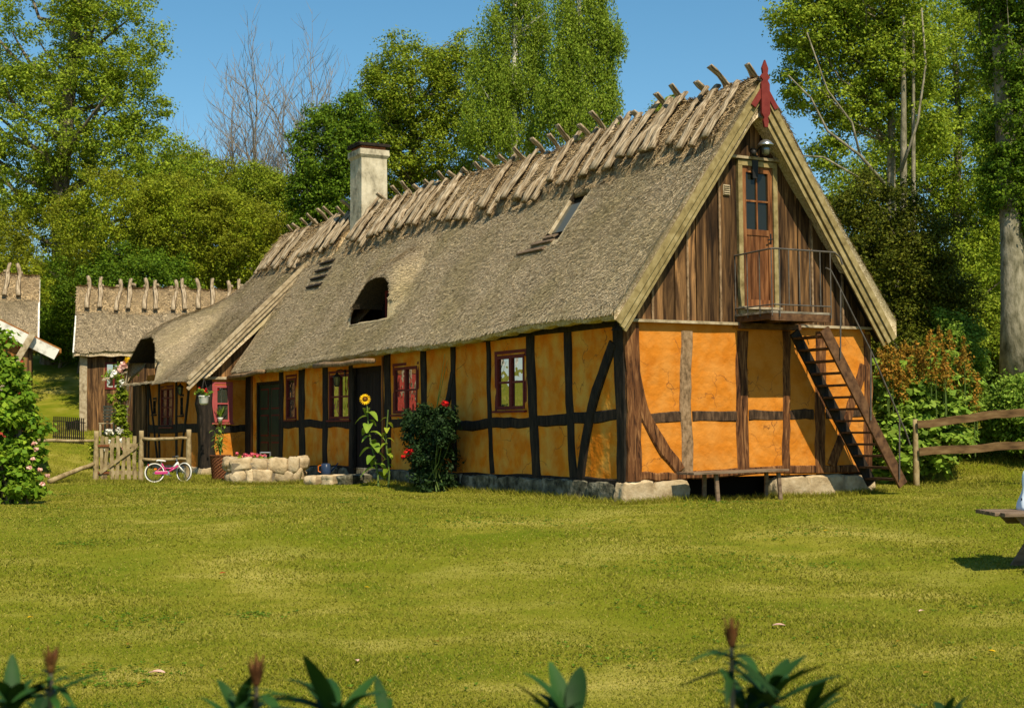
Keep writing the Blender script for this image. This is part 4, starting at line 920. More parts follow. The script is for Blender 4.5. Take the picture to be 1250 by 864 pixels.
# big ash on the left
D = 66
tree('ash_tree', 'tall broad ash tree with light green leaves at the left edge', 'tree', tb(70, D), trunkline(62, D, 95, -60, wob=.3), .55,
     [E_(40, 40, D, 120, 110), E_(140, 60, D, 70, 75), E_(165, 130, D, 46, 50), E_(60, 150, D, 130, 75), E_(150, 190, D, 90, 50), E_(10, 230, D, 90, 60), E_(120, -20, D, 60, 60), E_(205, 225, D, 70, 42)],
     1700, 62, .52, .155, M['l_ash'], M['bark'], 11, TG_, nlimb=55, up=.6)
# hazel and thorn bushes along the bank
D = 58
BG = 'bushes on the bank behind the barns'
for i, (px, py, dd, rx, rz, lm, lab) in enumerate((
    (-40, 330, 57, 95, 100, 'l_hazel', 'yellow green bush on the bank, leftmost, behind the plank shed'),
    (60, 310, 66, 80, 90, 'l_hazel', 'yellow green bush on the bank between the two thatched outbuildings'),
    (145, 285, 58, 80, 75, 'l_hazel', 'tall yellow green bush rising behind the left end of the thatched barn'),
    (225, 285, 58.5, 75, 70, 'l_hazel', 'yellow green bush behind the middle of the thatched barn roof'),
    (290, 300, 60, 62, 66, 'l_hazel', 'yellow green bush behind the low end of the farmhouse roof'),
    (320, 255, 66, 45, 55, 'l_mid', 'fresh green bush below the bare tree'),
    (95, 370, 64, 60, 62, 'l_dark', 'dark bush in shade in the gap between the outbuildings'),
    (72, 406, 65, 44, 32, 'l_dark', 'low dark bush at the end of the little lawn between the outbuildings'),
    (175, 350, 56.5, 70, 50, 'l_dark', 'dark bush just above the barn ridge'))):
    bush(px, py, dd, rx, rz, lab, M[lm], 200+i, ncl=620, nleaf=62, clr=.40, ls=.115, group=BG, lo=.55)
tree('thorn_tree', 'rounded olive green tree between the ash and the bare tree', 'tree', tb(255, 70), trunkline(255, 70, 258, 215), .25,
     [E_(245, 235, 70, 62, 55), E_(290, 250, 70, 40, 42), E_(215, 235, 70, 50, 50)], 620, 62, .48, .125, M['l_hazel'], M['bark'], 13, TG_)
# bare tree
def bare_tree():
    b = tb(337, 76); t = thing('bare_tree', 'leafless dead tree with fine grey twigs against the sky', 'tree', b, 0, TG_)
    rr = random.Random(4); mb = MB(); cr = MB(); mb_n = [0]
    def grow(p, d, L, r, lev):
        pts = [p]; q = p.copy(); dd = d.copy()
        for i in range(4):
            dd = (dd+Vector((rr.uniform(-.13, .13), rr.uniform(-.13, .13), rr.uniform(-.02, .12)))).normalized(); q = q+dd*L/4; pts.append(q.copy())
        m = mb if lev < 2 else cr
        m.tube(pts, [r, r*.85, r*.7, r*.58, r*.4], n=5 if lev < 3 else 3, cap=False); mb_n[0] += 1
        if lev >= 5: return
        k = (6, 7, 5, 4, 2)[lev]
        for i in range(k):
            t_ = rr.uniform(.25 if lev else .2, 1); j = min(int(t_*4), 3); s = pts[j].lerp(pts[j+1], t_*4-j) if t_ < 1 else pts[4]
            a = rr.uniform(0, 2*PI); sp = rr.uniform(.45, 1.0)
            nd = (dd+Vector((math.cos(a)*sp, math.sin(a)*sp*.8, rr.uniform(-.05, .35)))).normalized()
            grow(s, nd, L*rr.uniform(.42, .66), max(r*.46, .012), lev+1)
        if lev < 4: grow(pts[4], dd, L*.6, r*.42, lev+1)
    for (dx, tilt, L) in ((0, .0, 7.6), (.7, .17, 7.6), (-.6, -.30, 7.0), (1.5, .42, 6.8), (-1.2, -.55, 5.8), (.3, .08, 7.2)):
        grow(Vector((dx*.4, 0, 1.5)), Vector((tilt, rr.uniform(-.1, .1), 1)).normalized(), L, .15, 1)
    mb.tube([(0, 0, -.3), (0, 0, 2.5)], [.4, .25], n=8)
    mb.build('trunk', M['twig'], t, smooth=True); cr.build('twigs', M['twig'], t)
bare_tree()
# dark tree left of the chimney
D = 61
tree('sycamore_tree', 'dark green sycamore left of and behind the chimney', 'tree', tb(405, D), trunkline(405, D, 400, 150), .3,
     [E_(400, 200, D, 46, 75), E_(385, 240, D, 34, 50), E_(430, 165, D, 30, 55), E_(420, 250, D, 44, 45)], 800, 62, .45, .135, M['l_dark'], M['bark'], 21, TG_)
D = 66
tree('ash_tree', 'rounded mid green ash tree behind the ridge right of the chimney', 'tree', tb(520, D), trunkline(505, D, 500, 80), .35,
     [E_(505, 110, D, 62, 66), E_(455, 150, D, 36, 65), E_(470, 200, D, 50, 60), E_(560, 100, D, 34, 62), E_(550, 190, D, 55, 50)], 1250, 60, .50, .14, M['l_mid'], M['bark'], 22, TG_, nlimb=60, up=.6)
# two birches
D = 60
tree('birch_tree', 'tall birch with hanging foliage, left one of the birch pair', 'tree', tb(628, D), trunkline(628, D, 626, -70, wob=.15), .28,
     [E_(632, -14, D, 30, 40), E_(612, 40, D, 30, 34), E_(648, 30, D, 30, 40), E_(600, 95, D, 30, 34), E_(640, 100, D, 36, 40), E_(590, 150, D, 30, 40), E_(630, 165, D, 44, 40), E_(610, 125, D, 26, 60), E_(655, 70, D, 22, 60), E_(590, 60, D, 12, 20)], 900, 75, .36, .105, M['l_birch'], M['birchbark'], 31, TG_, nlimb=70, hang=.55, crad=(.75, .75, 2.3), lo=.3, up=.2)
D = 58
tree('birch_tree', 'tall birch with white stem and hanging foliage, right one of the birch pair', 'tree', tb(708, D), trunkline(712, D, 705, -60, wob=.15), .26,
     [E_(728, 0, D, 20, 34), E_(745, 48, D, 24, 20), E_(720, 40, D, 26, 36), E_(735, 88, D, 22, 26), E_(700, 84, D, 30, 40), E_(688, 30, D, 18, 46), E_(745, 130, D, 18, 24), E_(712, 140, D, 36, 34), E_(680, 130, D, 30, 50), E_(752, 60, D, 12, 10)], 820, 75, .36, .105, M['l_birch'], M['birchbark'], 32, TG_, nlimb=70, hang=.55, crad=(.75, .75, 2.3), lo=.3, up=.2)
tree('young_ash_tree', 'small green tree top just showing over the ridge near the gable', 'tree', tb(818, 55), trunkline(818, 55, 818, 140), .12, [E_(818, 150, 55, 20, 32)], 60, 90, .4, .15, M['l_mid'], M['bark'], 33, TG_, nlimb=14)
# right: tall robinia with dead limbs
D = 46
def deadlimbs(mb, B):
    for pts, r in ((((1080, 225), (1050, 190), (1010, 160), (990, 120), (962, 92)), .06), (((1075, 235), (1045, 215), (1005, 192), (975, 190)), .045), (((1050, 190), (1040, 150), (1010, 110), (985, 40)), .04), (((1100, 210), (1120, 150), (1130, 80), (1125, 10)), .05)):
        mb.tube([tuple(PD(px, py, D-1.5)-B) for px, py in pts], [r*(1-.17*i) for i in range(len(pts))], n=6)
    for (px, w_) in ((1103, .13), (1115, .08)):
        mb.tube([tuple(PD(px, y, D-1.2)-B) for y in (420, 320, 240, 170, 90, 20)], [w_, w_*.95, w_*.9, w_*.8, w_*.6, w_*.4], n=8)
tree('robinia_tree', 'tall airy tree with long bare limbs just right of the gable peak', 'tree', tb(1090, D), trunkline(1090, D, 1085, -40, wob=.15), .22,
     [E_(1000, 30, D, 62, 60), E_(1060, -10, D, 80, 50), E_(985, 100, D, 38, 42), E_(1090, 70, D, 70, 55), E_(1040, 130, D, 50, 36), E_(1120, 150, D, 46, 60), E_(1010, 190, D, 30, 30)], 1500, 55, .36, .12, M['l_ash'], M['barkpale'], 41, TG_, nlimb=70, extra=deadlimbs, lo=.35)
D = 56
tree('lime_tree', 'light green tree filling the background right of the gable', 'tree', tb(1170, D), trunkline(1170, D, 1165, 60), .3,
     [E_(1160, 60, D, 80, 70), E_(1110, 200, D, 60, 80), E_(1180, 200, D, 70, 90), E_(1060, 240, D, 60, 60), E_(1160, 320, D, 60, 60), E_(1230, 300, D, 60, 90), E_(1110, 330, D, 50, 60)], 1900, 55, .46, .13, M['l_ash'], M['bark'], 42, TG_, nlimb=60, lo=.4)
tree('lime_tree', 'light green tree in the far background at the right edge', 'tree', tb(1260, 64), trunkline(1260, 64, 1260, 60), .3,
     [E_(1260, 150, 64, 80, 110), E_(1240, 330, 64, 80, 70), E_(1215, 400, 64, 90, 50)], 1100, 60, .55, .15, M['l_mid'], M['bark'], 43, TG_, nlimb=40, lo=.4)
# big trunk at the right edge
D = 35
def second(mb, B):
    mb.tube([tuple(PD(px, y, D)-B) for px, y in ((1238, 470), (1237, 380), (1235, 290), (1228, 180), (1222, 80), (1216, -40))], [.36, .30, .27, .24, .2, .15], n=14)
    mb.tube([tuple(PD(px, y, D+2)-B) for px, y in ((1262, 470), (1258, 300), (1252, 120), (1250, -40))], [.3, .25, .2, .15], n=12)
tree('poplar_tree', 'thick pale trunked tree with dark green foliage at the right edge', 'tree', tb(1240, D), trunkline(1262, D+1, 1265, 200, wob=.02), .12,
     [E_(1235, 60, D, 42, 60), E_(1245, 160, D, 52, 60), E_(1225, 220, D, 34, 45), E_(1240, -20, D, 60, 50), E_(1275, 250, D, 40, 60)], 900, 62, .27, .095, M['l_dark'], M['barkpale'], 44, TG_, nlimb=50, extra=second)
# dark yew mass behind the right eave
D = 38
b = tb(1110, D)
tree('yew_tree', 'dark dense yew behind the right eave of the gable', 'tree', b, trunkline(1105, D, 1100, 300), .2,
     [E_(1080, 270, D, 55, 60), E_(1110, 320, D, 66, 70), E_(1075, 350, D, 70, 70), E_(1140, 370, D, 50, 55), E_(1045, 250, D, 30, 32), E_(1100, 430, D, 70, 60)], 620, 130, .42, .085, M['l_yew'], M['bark'], 45, TG_, nlimb=30, lo=.55)
# shrubs on the bank to the right
RB = 'shrubs on the bank right of the house'
for i, (px, py, dd, rx, rz, lm, lab, ls) in enumerate((
    (1165, 440, 37, 38, 60, 'l_bright', 'bright bramble bush between the rusty plumes and the thick trunk', .13),
    (1205, 470, 41, 45, 40, 'l_bright', 'low bright bush at the foot of the thick trunk', .13),
    (1195, 400, 43, 40, 45, 'l_mid', 'mid green bush behind the bramble, left of the thick trunk', .14),
    (1240, 430, 40, 40, 30, 'l_mid', 'mid green bush right behind the thick trunk', .14),
    (1248, 500, 30.5, 40, 42, 'l_bright', 'leafy bush at the right edge overhanging the rail fence', .12),
    (1272, 560, 30.0, 38, 34, 'l_dark', 'dark bush at the right edge below the rail fence', .12))):
    bush(px, py, dd, rx, rz, lab, M[lm], 300+i, ncl=330, nleaf=60, clr=.24, ls=ls*.75, group=RB, lo=.4)
# background wood beyond it all
def far_wood():
    rs = np.random.RandomState(9); c = []; 
    for i in range(2600):
        x = rs.uniform(-75, 75); y = 92+rs.rand()*18; h = 7+3.5*math.sin(x*.21)+2*math.sin(x*.53+1); c.append((x, y, gf(x, y)+rs.rand()*h))
    V, Q = leafcloud(np.array(c), np.full(len(c), 1.7), 55, .42, rs); tag(npmesh('far_wood', V, Q, M['l_hazel']), kind='stuff')
far_wood()

# plume shrub beside the stairs ----------------------------------------
def plume_shrub():
    b = np.array(tb(1120, 30.0)); t = thing('astilbe_shrub', 'large leafy shrub with rusty feathery plumes beside the stairs', 'bush', tuple(b))
    rs = np.random.RandomState(5); ells = [E_(1095, 500, 29.5, 48, 60), E_(1140, 500, 30, 55, 62), E_(1185, 520, 31.5, 35, 45), E_(1085, 540, 29, 40, 40), E_(1130, 545, 29.4, 50, 34)]
    c = ell_points(ells, 330, rs, .6)-b; V, Q = leafcloud(c, .30*(.6+.8*rs.rand(len(c))), 44, .17, rs, up=1.0, asp=.7, flat=.5)
    npmesh('leaves', V, Q, M['l_bright'], t)
    V = []; n = 0; Vp = []; cnt = 0
    st = MB()
    for i in range(60):
        px = 1072+rs.rand()*122; py = 462+rs.randn()*15+abs(px-1130)*.16; dd = 28.6+rs.rand()*2.2; p = PD(px, py, dd)-b; h = .35+rs.rand()*.38
        st.tube([(p[0], p[1], p[2]-.8), (p[0], p[1], p[2]), (p[0]+.03, p[1], p[2]+h)], [.012, .010, .004], n=4)
        k = 14; zz_ = np.arange(k)/k; cc = np.stack([p[0]+rs.randn(k)*.02, p[1]+rs.randn(k)*.02, p[2]+h*zz_], -1)
        v, q = leafcloud(cc, np.stack([.24*(1-zz_*.88)]*2+[np.full(k, .07)], -1), 13, .07, rs, up=.3); Vp.append(v)
    Vp = np.concatenate(Vp); npmesh('plumes', Vp, np.arange(len(Vp)).reshape(-1, 4), M['l_plume'], t); st.build('stems', M['stem'], t)
plume_shrub()
# climbing bush at the left edge with pale pink roses
def left_bush():
    D = 24.5; b = np.array((PD(10, 600, D)[0], D, gf(PD(10, 600, D)[0], D))); t = thing('climbing_rose', 'leafy climbing rose with pale pink blooms at the left edge', 'bush', tuple(b))
    rs = np.random.RandomState(15); ells = [E_(-2, 475, D, 34, 50), E_(-10, 540, D, 46, 60), E_(10, 594, D, 42, 16), E_(30, 500, D, 18, 26), E_(26, 560, D, 24, 38), E_(-2, 418, D, 14, 26), E_(60, 520, D, 14, 14)]
    c = ell_points(ells, 270, rs, .4)-b; V, Q = leafcloud(c, .22*(.6+.8*rs.rand(len(c))), 42, .115, rs, up=.7, asp=.8)
    npmesh('leaves', V, Q, M['l_vine'], t); st = MB()
    for i in range(26):
        p = c[i]; st.tube([(rs.randn()*.15, rs.randn()*.1, -.1), (p[0]*.5+rs.randn()*.1, p[1]*.5, p[2]*.5), tuple(p)], [.02, .013, .005], n=5)
    st.tube([(.2, 0, -.1), (.18, 0, 1.5)], [.06, .05], n=6); st.build('stems', M['bark'], t)
    for i, (px, py) in enumerate(((42, 541), (40, 560), (49, 573), (36, 570), (58, 580), (44, 548), (52, 590))):
        p = PD(px, py, D-.9)-b; v, q = leafcloud(np.array([p]), np.array([.045]), 30, .045, rs, up=.3, asp=1); npmesh('bloom', v, q, M['petal_pale'], t)
left_bush()
# rose bush and sunflowers at the long wall --------------------------------
def at_wall(px, py, off): s, z = wl(px, py, -off); return hw(-off, s, z)
def rose_bush():
    p0 = at_wall(527, 590, .7); b = np.array([p0[0], p0[1], gf(p0[0], p0[1])]); t = thing('rose_bush', 'dark rose bush with a few red blooms against the long wall', 'bush', tuple(b))
    rs = np.random.RandomState(25); ells = []
    for (px, py, rx, rz) in ((525, 512, 22, 20), (510, 525, 20, 18), (528, 550, 27, 30), (543, 520, 13, 30), (515, 560, 20, 25), (530, 590, 28, 16), (500, 512, 10, 10)):
        q = at_wall(px, py, .62); D = q[1]; ells.append((*(q-b), rx*D/F, .33, rz*D/F))
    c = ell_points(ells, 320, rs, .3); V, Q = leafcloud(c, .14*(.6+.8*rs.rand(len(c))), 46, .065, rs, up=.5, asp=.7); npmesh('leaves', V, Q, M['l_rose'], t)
    st = MB()
    for i in range(20): q = c[i]; st.tube([(rs.randn()*.1, rs.randn()*.05, 0), (q[0]*.6, q[1]*.6, q[2]*.55), tuple(q)], [.015, .010, .004], n=5)
    for (px, py) in ((543, 432), (546, 440)): q = at_wall(px, py, .66)-b; st.tube([(.1, 0, 1.6), tuple(q)], [.010, .005], n=5)
    st.build('stems', M['stem'], t)
    for (px, py, r_) in ((543, 493, .11), (497, 553, .10), (493, 561, .08), (501, 551, .08)) if False else ((543.5, 492, .075), (498, 552.5, .075), (492.5, 558, .05), (502, 551, .055)):
        q = at_wall(px, py, 1.0)-b; v, f = leafcloud(np.array([q]), np.array([r_]), 60, .05, rs, up=.2, asp=1, flat=.9); npmesh('bloom', v, f, M['petal_red'], t)
    q = at_wall(543.5, 492, .9)
rose_bush()
def leaf_quadmesh(mb, base, d, up, L, W, droop=.25, n=5):
    """one broad leaf as a folded, drooping blade"""
    base = Vector(base); d = Vector(d).normalized(); up = Vector(up); sd = d.cross(up).normalized(); up = sd.cross(d).normalized(); o = len(mb.v)
    for i in range(n+1):
        t = i/n; w_ = W*math.sin(PI*min(1, t*.92+.04))**.8*(1-.25*t); c = base+d*L*t-Vector((0, 0, 1))*droop*L*t*t
        mb.v += [tuple(c-sd*w_/2+up*w_*.18), tuple(c), tuple(c+sd*w_/2+up*w_*.18)]
    for i in range(n):
        q = o+i*3; mb.f += [(q, q+1, q+4, q+3), (q+1, q+2, q+5, q+4)]
def sunflower(px0, pyb, px1, pyt, off, head, label, seed):
    rr = random.Random(seed); b = at_wall(px0, pyb, off); b[2] = gf(b[0], b[1]); t = thing('sunflower', label, 'sunflower', tuple(b), 0, 'sunflowers by the black door')
    tp = at_wall(px1, pyt, off)-b; st = MB(); pts = [(tp[0]*k/6+.03*math.sin(k*1.3), tp[1]*k/6, tp[2]*k/6) for k in range(7)]; st.tube(pts, [.022, .021, .02, .018, .016, .014, .012], n=7); st.build('stem', M['stem'], t)
    n = 17 if head else 12
    for i in range(n):
        k = .16+.80*i/n; p = Vector((tp[0]*k, tp[1]*k, tp[2]*k)); a = i*2.4+seed; m = MB(); L = rr.uniform(.22, .36)*(1 if head else .6)
        leaf_quadmesh(m, p, (math.cos(a), math.sin(a), .25), (0, 0, 1), L, L*.75, .8); m.build('leaf', M['l_bright'] if head else M['l_mid'], t)
    if head:
        c = Vector(tp)+Vector((0, -.06, .05)); f = Vector((.15, -1, .25)).normalized(); s1 = f.cross(Vector((0, 0, 1))).normalized(); s2 = s1.cross(f)
        m = MB()
        for ring, (L, n_, of) in enumerate(((.15, 18, .0), (.12, 16, .2))):
            for i in range(n_): a = 2*PI*(i+of)/n_; d = s1*math.cos(a)+s2*math.sin(a); leaf_quadmesh(m, c+d*.055+f*.01*ring, d+f*.15, f, L*.46, .028, .1, 3)
        m.build('petals', M['petal_yellow'], t); m = MB(); n_ = 14; prof = ((0.001, .03), (.022, .026), (.036, .012), (.04, -.006), (.016, -.02))
        for (r_, h_) in prof:
            for k in range(n_): a = 2*PI*k/n_; m.v.append(tuple(c+f*h_+(s1*math.cos(a)+s2*math.sin(a))*r_))
        for i in range(len(prof)-1):
            for k in range(n_): q = i*n_; m.f.append((q+k, q+(k+1) % n_, q+n_+(k+1) % n_, q+n_+k))
        m.build('seed_head', M['seedhead'], t)
sunflower(462, 588, 446, 490, .75, True, 'tall sunflower with one open yellow head by the black door', 1)
sunflower(474, 590, 472, 500, .72, False, 'thin budding sunflower stem right of the blooming one', 2)

# ================================================================ OUTBUILDINGS
def gable_block(t, X0, X1, YF, YR, zb, zeave, zridge, seed, logs_n, sag=.05, over=.35, lay=.95, ll=1.75, wx0=None, wx1=None, lw=.08, barge=True, side=None):
    """thatched roof whose long side faces the camera"""
    rs = np.random.RandomState(seed); yf, yr = YF-over, YR; k = (zridge-zeave)/(yr-yf)
    def zf(x, y): d = np.sqrt((y-yr)**2+.02)-.12; return zridge-k*d+.03*np.sin(x*2.1+y)+.02*np.sin(x*5.3-y*3)+.012*np.sin(x*13+y*11)
    def sheet(x0, x1, y0, y1, zfun, th, nx, ny):
        xs = np.linspace(x0, x1, nx); ys = np.linspace(y0, y1, ny); Xg, Yg = np.meshgrid(xs, ys, indexing='ij'); Zt = zfun(Xg, Yg); Zb = np.minimum(np.maximum(Zt-th, zeave-.04+.02*np.sin(Xg*9)), Zt-.02)
        id_ = np.arange(nx*ny).reshape(nx, ny); q = np.stack([id_[:-1, :-1], id_[1:, :-1], id_[1:, 1:], id_[:-1, 1:]], -1).reshape(-1, 4)
        F_ = [q, q[:, ::-1]+nx*ny]
        for l in (id_[0], id_[-1], id_[:, 0], id_[:, -1]): F_.append(np.stack([l[:-1], l[1:], l[1:]+nx*ny, l[:-1]+nx*ny], -1))
        return np.concatenate([np.stack([Xg, Yg, Zt], -1).reshape(-1, 3), np.stack([Xg, Yg, Zb], -1).reshape(-1, 3)]), np.concatenate(F_)
    def st(n, x0, x1, y0, y1, zfun, ln, wd, lift, jit):
        x = x0+(x1-x0)*rs.rand(n); y = y0+(y1-y0)*rs.rand(n); e = .03; z = zfun(x, y); zy = (zfun(x, y+e)-zfun(x, y-e))/(2*e); zy = np.clip(zy, -2, 2)
        D_ = np.stack([rs.randn(n)*jit, -np.ones(n), -zy], -1); D_ /= np.linalg.norm(D_, axis=1)[:, None]; N_ = np.stack([0*x, -zy, np.ones(n)], -1); N_ /= np.linalg.norm(N_, axis=1)[:, None]; S_ = np.cross(N_, D_)
        P = np.stack([x, y, z], -1); L_ = (ln*(.5+rs.rand(n)))[:, None]; W_ = (wd*(.6+.8*rs.rand(n)))[:, None]; A = P-D_*L_*.5-N_*.004; B = P+D_*L_*.5+N_*(lift*rs.rand(n))[:, None]
        return np.stack([A-S_*W_, A+S_*W_, B+S_*W_, B-S_*W_], 1).reshape(-1, 3), np.arange(4*n).reshape(-1, 4)
    W = X1-X0
    a = sheet(X0, X1, yf, 2*yr-yf, zf, .42, int(W/.14), 44); b = st(int(5200*W), X0+.02, X1-.02, yf, yr, zf, .12, .010, .05, .25)
    ro = npmesh('roof', np.concatenate([a[0], b[0]]), np.concatenate([a[1], b[1]+len(a[0])]), M['thatchold'], t)
    def zl(x, y): return zf(x, y)+.17*SS((y-(yr-lay)-.06*np.sin(x*3))/.14)*SS((yr+.9-y)/.2)+.03*np.sin(x*11)*np.sin(y*9)
    a = sheet(X0-.04, X1+.04, yr-lay-.08, yr+.95, zl, .3, int(W/.12), 24); b = st(int(2600*W), X0, X1, yr-lay, yr+.2, zl, .2, .008, .07, .8)
    npmesh('ridge_thatch', np.concatenate([a[0], b[0]]), np.concatenate([a[1], b[1]+len(a[0])]), M['straw'], t)
    r = random.Random(seed); x = X0+.35; ang = math.atan(k); pr = []
    for i in range(4): pr.append(log_mesh(50+i, ll, lw, (-.03, .02, .04, 0)[i], True))
    objs = [None]*4
    for i in range(logs_n):
        for sg in (1, -1):
            d = Vector((r.uniform(-.10, .10), math.cos(ang)*sg, math.sin(ang))).normalized(); nrm = Vector((0, -math.sin(ang)*sg, math.cos(ang))); yv = nrm.cross(d).normalized(); nrm = d.cross(yv)
            ys = yr-(lay+.12)*1.0 if sg > 0 else yr+.62
            k4 = (i*2+(sg < 0)) % 4
            if objs[k4] is None: o = objs[k4] = pr[k4].build('ridge_log', M['log'], ro, smooth=True)
            else: o = objs[k4].copy(); C.objects.link(o); o.parent = ro
            o.matrix_local = Matrix.Translation((x+r.uniform(-.05, .05)+(0 if sg > 0 else .05), ys, float(zl(np.array(x), np.array(ys+.25*sg)))-.25*k+(.13 if sg > 0 else -.08))) @ Matrix((d, yv, nrm)).transposed().to_4x4() @ Matrix.Diagonal(((1 if sg > 0 else .60)*r.uniform(.94, 1.05), 1, 1, 1))
        x += (W-.5)/logs_n
    return zf
# barn behind the gate
D = 50.0
xb0 = PD(100, 430, D)[0]; zb = gf(xb0, D)-.15; zev = PD(110, 433, D-.4)[2]; zrd = PD(170, 356, D+2.0)[2]
barn = thing('thatched_barn', 'grey thatched wooden barn with ridge logs behind the picket gate', 'barn', (0, 0, 0))
XB1 = xb0+8.2
zfb = gable_block(barn, xb0-.25, XB1, D, D+2.1, zb, zev, zrd, 61, 16)
b = MB(); r = random.Random(3); x = xb0
wx0, wx1 = PD(127, 460, D)[0], PD(148, 460, D)[0]; wz0, wz1 = PD(135, 475, D)[2], PD(135, 442, D)[2]
while x < XB1-.1:
    w_ = r.uniform(.16, .24)
    if x < wx0-.02 < x+w_+.06: w_ = wx0-x
    if wx0-.01 < x < wx1-.05: 
        w_ = min(w_, wx1-x) if x+w_ > wx1-.06 else w_
        b.bb(x+.004, x+w_-.004, D-.02-r.random()*.01, D+.02, zb, wz0); b.bb(x+.004, x+w_-.004, D-.02, D+.02, wz1, zev+.25)
    else: b.bb(x+.004, x+w_-.004, D-.02-r.random()*.012, D+.02, zb, zev+.25)
    x += w_
b.build('wall', M['board'], barn)
b = MB(); b.bb(xb0+.02, XB1, D+.06, D+.10, zb, zev+.1); b.bb(xb0, xb0+.05, D, D+4.2, zb, zev+.1); b.add([(xb0-.0, D, zev), (xb0, D+4.2, zev), (xb0, D+2.1, zrd-.5)], [(0, 1, 2)]); b.build('wall', M['oakdark'], barn)
b = MB(); b.beam((xb0+.06, D-.06, zb), (xb0+.06, D-.06, zev+.1), .26, .05, (0, 1, 0), seg=4, wob=.01); b.build('corner_board', M['bargegrey'], barn)
b = MB(); b.beam((xb0-.27, D-.30, zev-.0), (xb0-.27, D+2.1, zrd-.12), .05, .24, (0, -.8, .6), bev=.05); b.build('barge_board', M['whiteboard'], barn)
b = MB(); W_, H_ = wx1-wx0, wz1-wz0
for q in ((0, .07, 0, H_), (W_-.07, W_, 0, H_), (W_/2-.03, W_/2+.03, .07, H_-.07), (.07, W_-.07, 0, .07), (.07, W_-.07, H_-.07, H_)): b.bb(wx0+q[0], wx0+q[1], D-.05, D+.03, wz0+q[2], wz0+q[3])
wn = b.build('window', M['redpaint'], barn); b = MB(); b.bb(wx0+.03, wx1-.03, D+.0, D+.02, wz0+.03, wz1-.03); b.build('pane', M['glass'], wn)
# small lean-to porch roof overgrown with flowers in front of the barn
b = MB(); q0 = PD(131, 458, 47.6); q1 = PD(166, 446, 47.6)
for i in range(9):
    a_ = q0+(q1-q0)*i/8; b.beam((a_[0], 47.2, a_[2]-.18), (a_[0], 48.6, a_[2]+.22), .14, .04, (0, -.3, 1), seed=i)
b.beam(tuple(q0-np.array([0, -.1, .12])), tuple(q1-np.array([0, -.1, .12])), .1, .1); px_ = PD(152, 480, 47.6)
for px in (153, 164): a_ = PD(px, 560, 47.6); b.beam((a_[0], 47.6, gf(a_[0], 47.6)-.1), (a_[0], 47.6, q0[2]+.1), .12, .12, seed=px)
pt = thing('porch_roof', 'small plank porch roof on posts with flowers growing on top, before the barn', 'porch', (0, 0, 0)); b.build('frame', M['bargegrey'], pt)
b = MB(); b.bb(PD(122, 500, 48)[0], PD(142, 500, 48)[0], 47.7, 48.1, PD(130, 512, 48)[2], PD(130, 510, 48)[2])
b0 = PD(122, 525, 48); b1 = PD(142, 525, 48); bench = thing('garden_bench', 'grey slatted garden bench against the barn wall', 'bench', (0, 0, 0))
zg = gf(b0[0], 48); bk = MB()
for i in range(5): bk.bb(b0[0], b1[0], 48.35, 48.38, zg+.50+.11*i, zg+.58+.11*i)
bk.build('backrest', M['bargegrey'], bench); s_ = MB()
for i in range(4): s_.bb(b0[0], b1[0], 47.85+.12*i, 47.95+.12*i, zg+.40, zg+.44)
s_.build('seat', M['bargegrey'], bench)
for x in (b0[0]+.05, b1[0]-.05):
    l_ = MB(); l_.bb(x-.03, x+.03, 47.86, 47.93, zg-.05, zg+.40); l_.bb(x-.03, x+.03, 48.38, 48.44, zg-.05, zg+1.0); l_.build('leg', M['bargegrey'], bench)
def vine(name, label, cat, D, ells_px, blooms, lm, ls, ncl, seed, nleaf=40, bloommat=None, bs=.07):
    e0 = ells_px[0]; b = np.array([PD(e0[0], 500, D)[0], D, 0]); b[2] = gf(b[0], D); t = thing(name, label, cat, tuple(b)); rs = np.random.RandomState(seed)
    ells = [E_(px, py, D, rx, rz, max(6, rx*.5)) for px, py, rx, rz in ells_px]; c = ell_points(ells, ncl, rs, .2)-b
    V, Q = leafcloud(c, .14*(.6+.8*rs.rand(len(c))), nleaf, ls, rs, up=.6, asp=.7); npmesh('leaves', V, Q, lm, t)
    st = MB(); c = c[np.argsort(c[:, 2])]
    for i in range(8): q = c[-1-i*3]; st.tube([(rs.randn()*.1, 0, -.1), (q[0]*.6, q[1]*.6, q[2]*.5), tuple(q)], [.02, .014, .006], n=5)
    st.build('stems', M['bark'], t)
    for (px, py, m_) in blooms:
        q = PD(px, py, D-.25)-b; v, f = leafcloud(np.array([q]), np.array([bs*1.3]), 40, bs, rs, up=.2, asp=1, flat=.9); npmesh('bloom', v, f, M[m_], t)
    return t
vine('climbing_plant', 'pale flowering plant growing over the porch roof before the barn', 'plant', 47.5, ((150, 450, 16, 5), (158, 442, 10, 6), (138, 458, 9, 5), (163, 452, 6, 8)), ((158, 440, 'petal_yellow'), (152, 446, 'petal_pale'), (162, 445, 'petal_yellow'), (146, 452, 'petal_pale'), (140, 456, 'petal_white'), (163, 452, 'petal_pale')), M['l_vine'], .08, 46, 71, 26, bs=.12)
vine('climbing_plant', 'green vine climbing the porch post from the ground', 'plant', 47.0, ((148, 520, 8, 38), (150, 480, 7, 30), (150, 545, 12, 14), (134, 485, 8, 8)), ((133, 527, 'petal_white'), (128, 545, 'petal_white'), (146, 526, 'petal_white'), (150, 468, 'petal_white')), M['l_mid'], .10, 90, 72, 34, bs=.10)
vine('flowering_shrub', 'low green shrub with white blooms behind the picket gate', 'bush', 42.0, ((135, 545, 26, 14), (158, 548, 16, 16), (118, 552, 8, 10)), ((135, 540, 'petal_white'), (128, 545, 'petal_white'), (148, 538, 'petal_white'), (152, 546, 'petal_pale')), M['l_mid'], .09, 80, 73, 34, bs=.08)
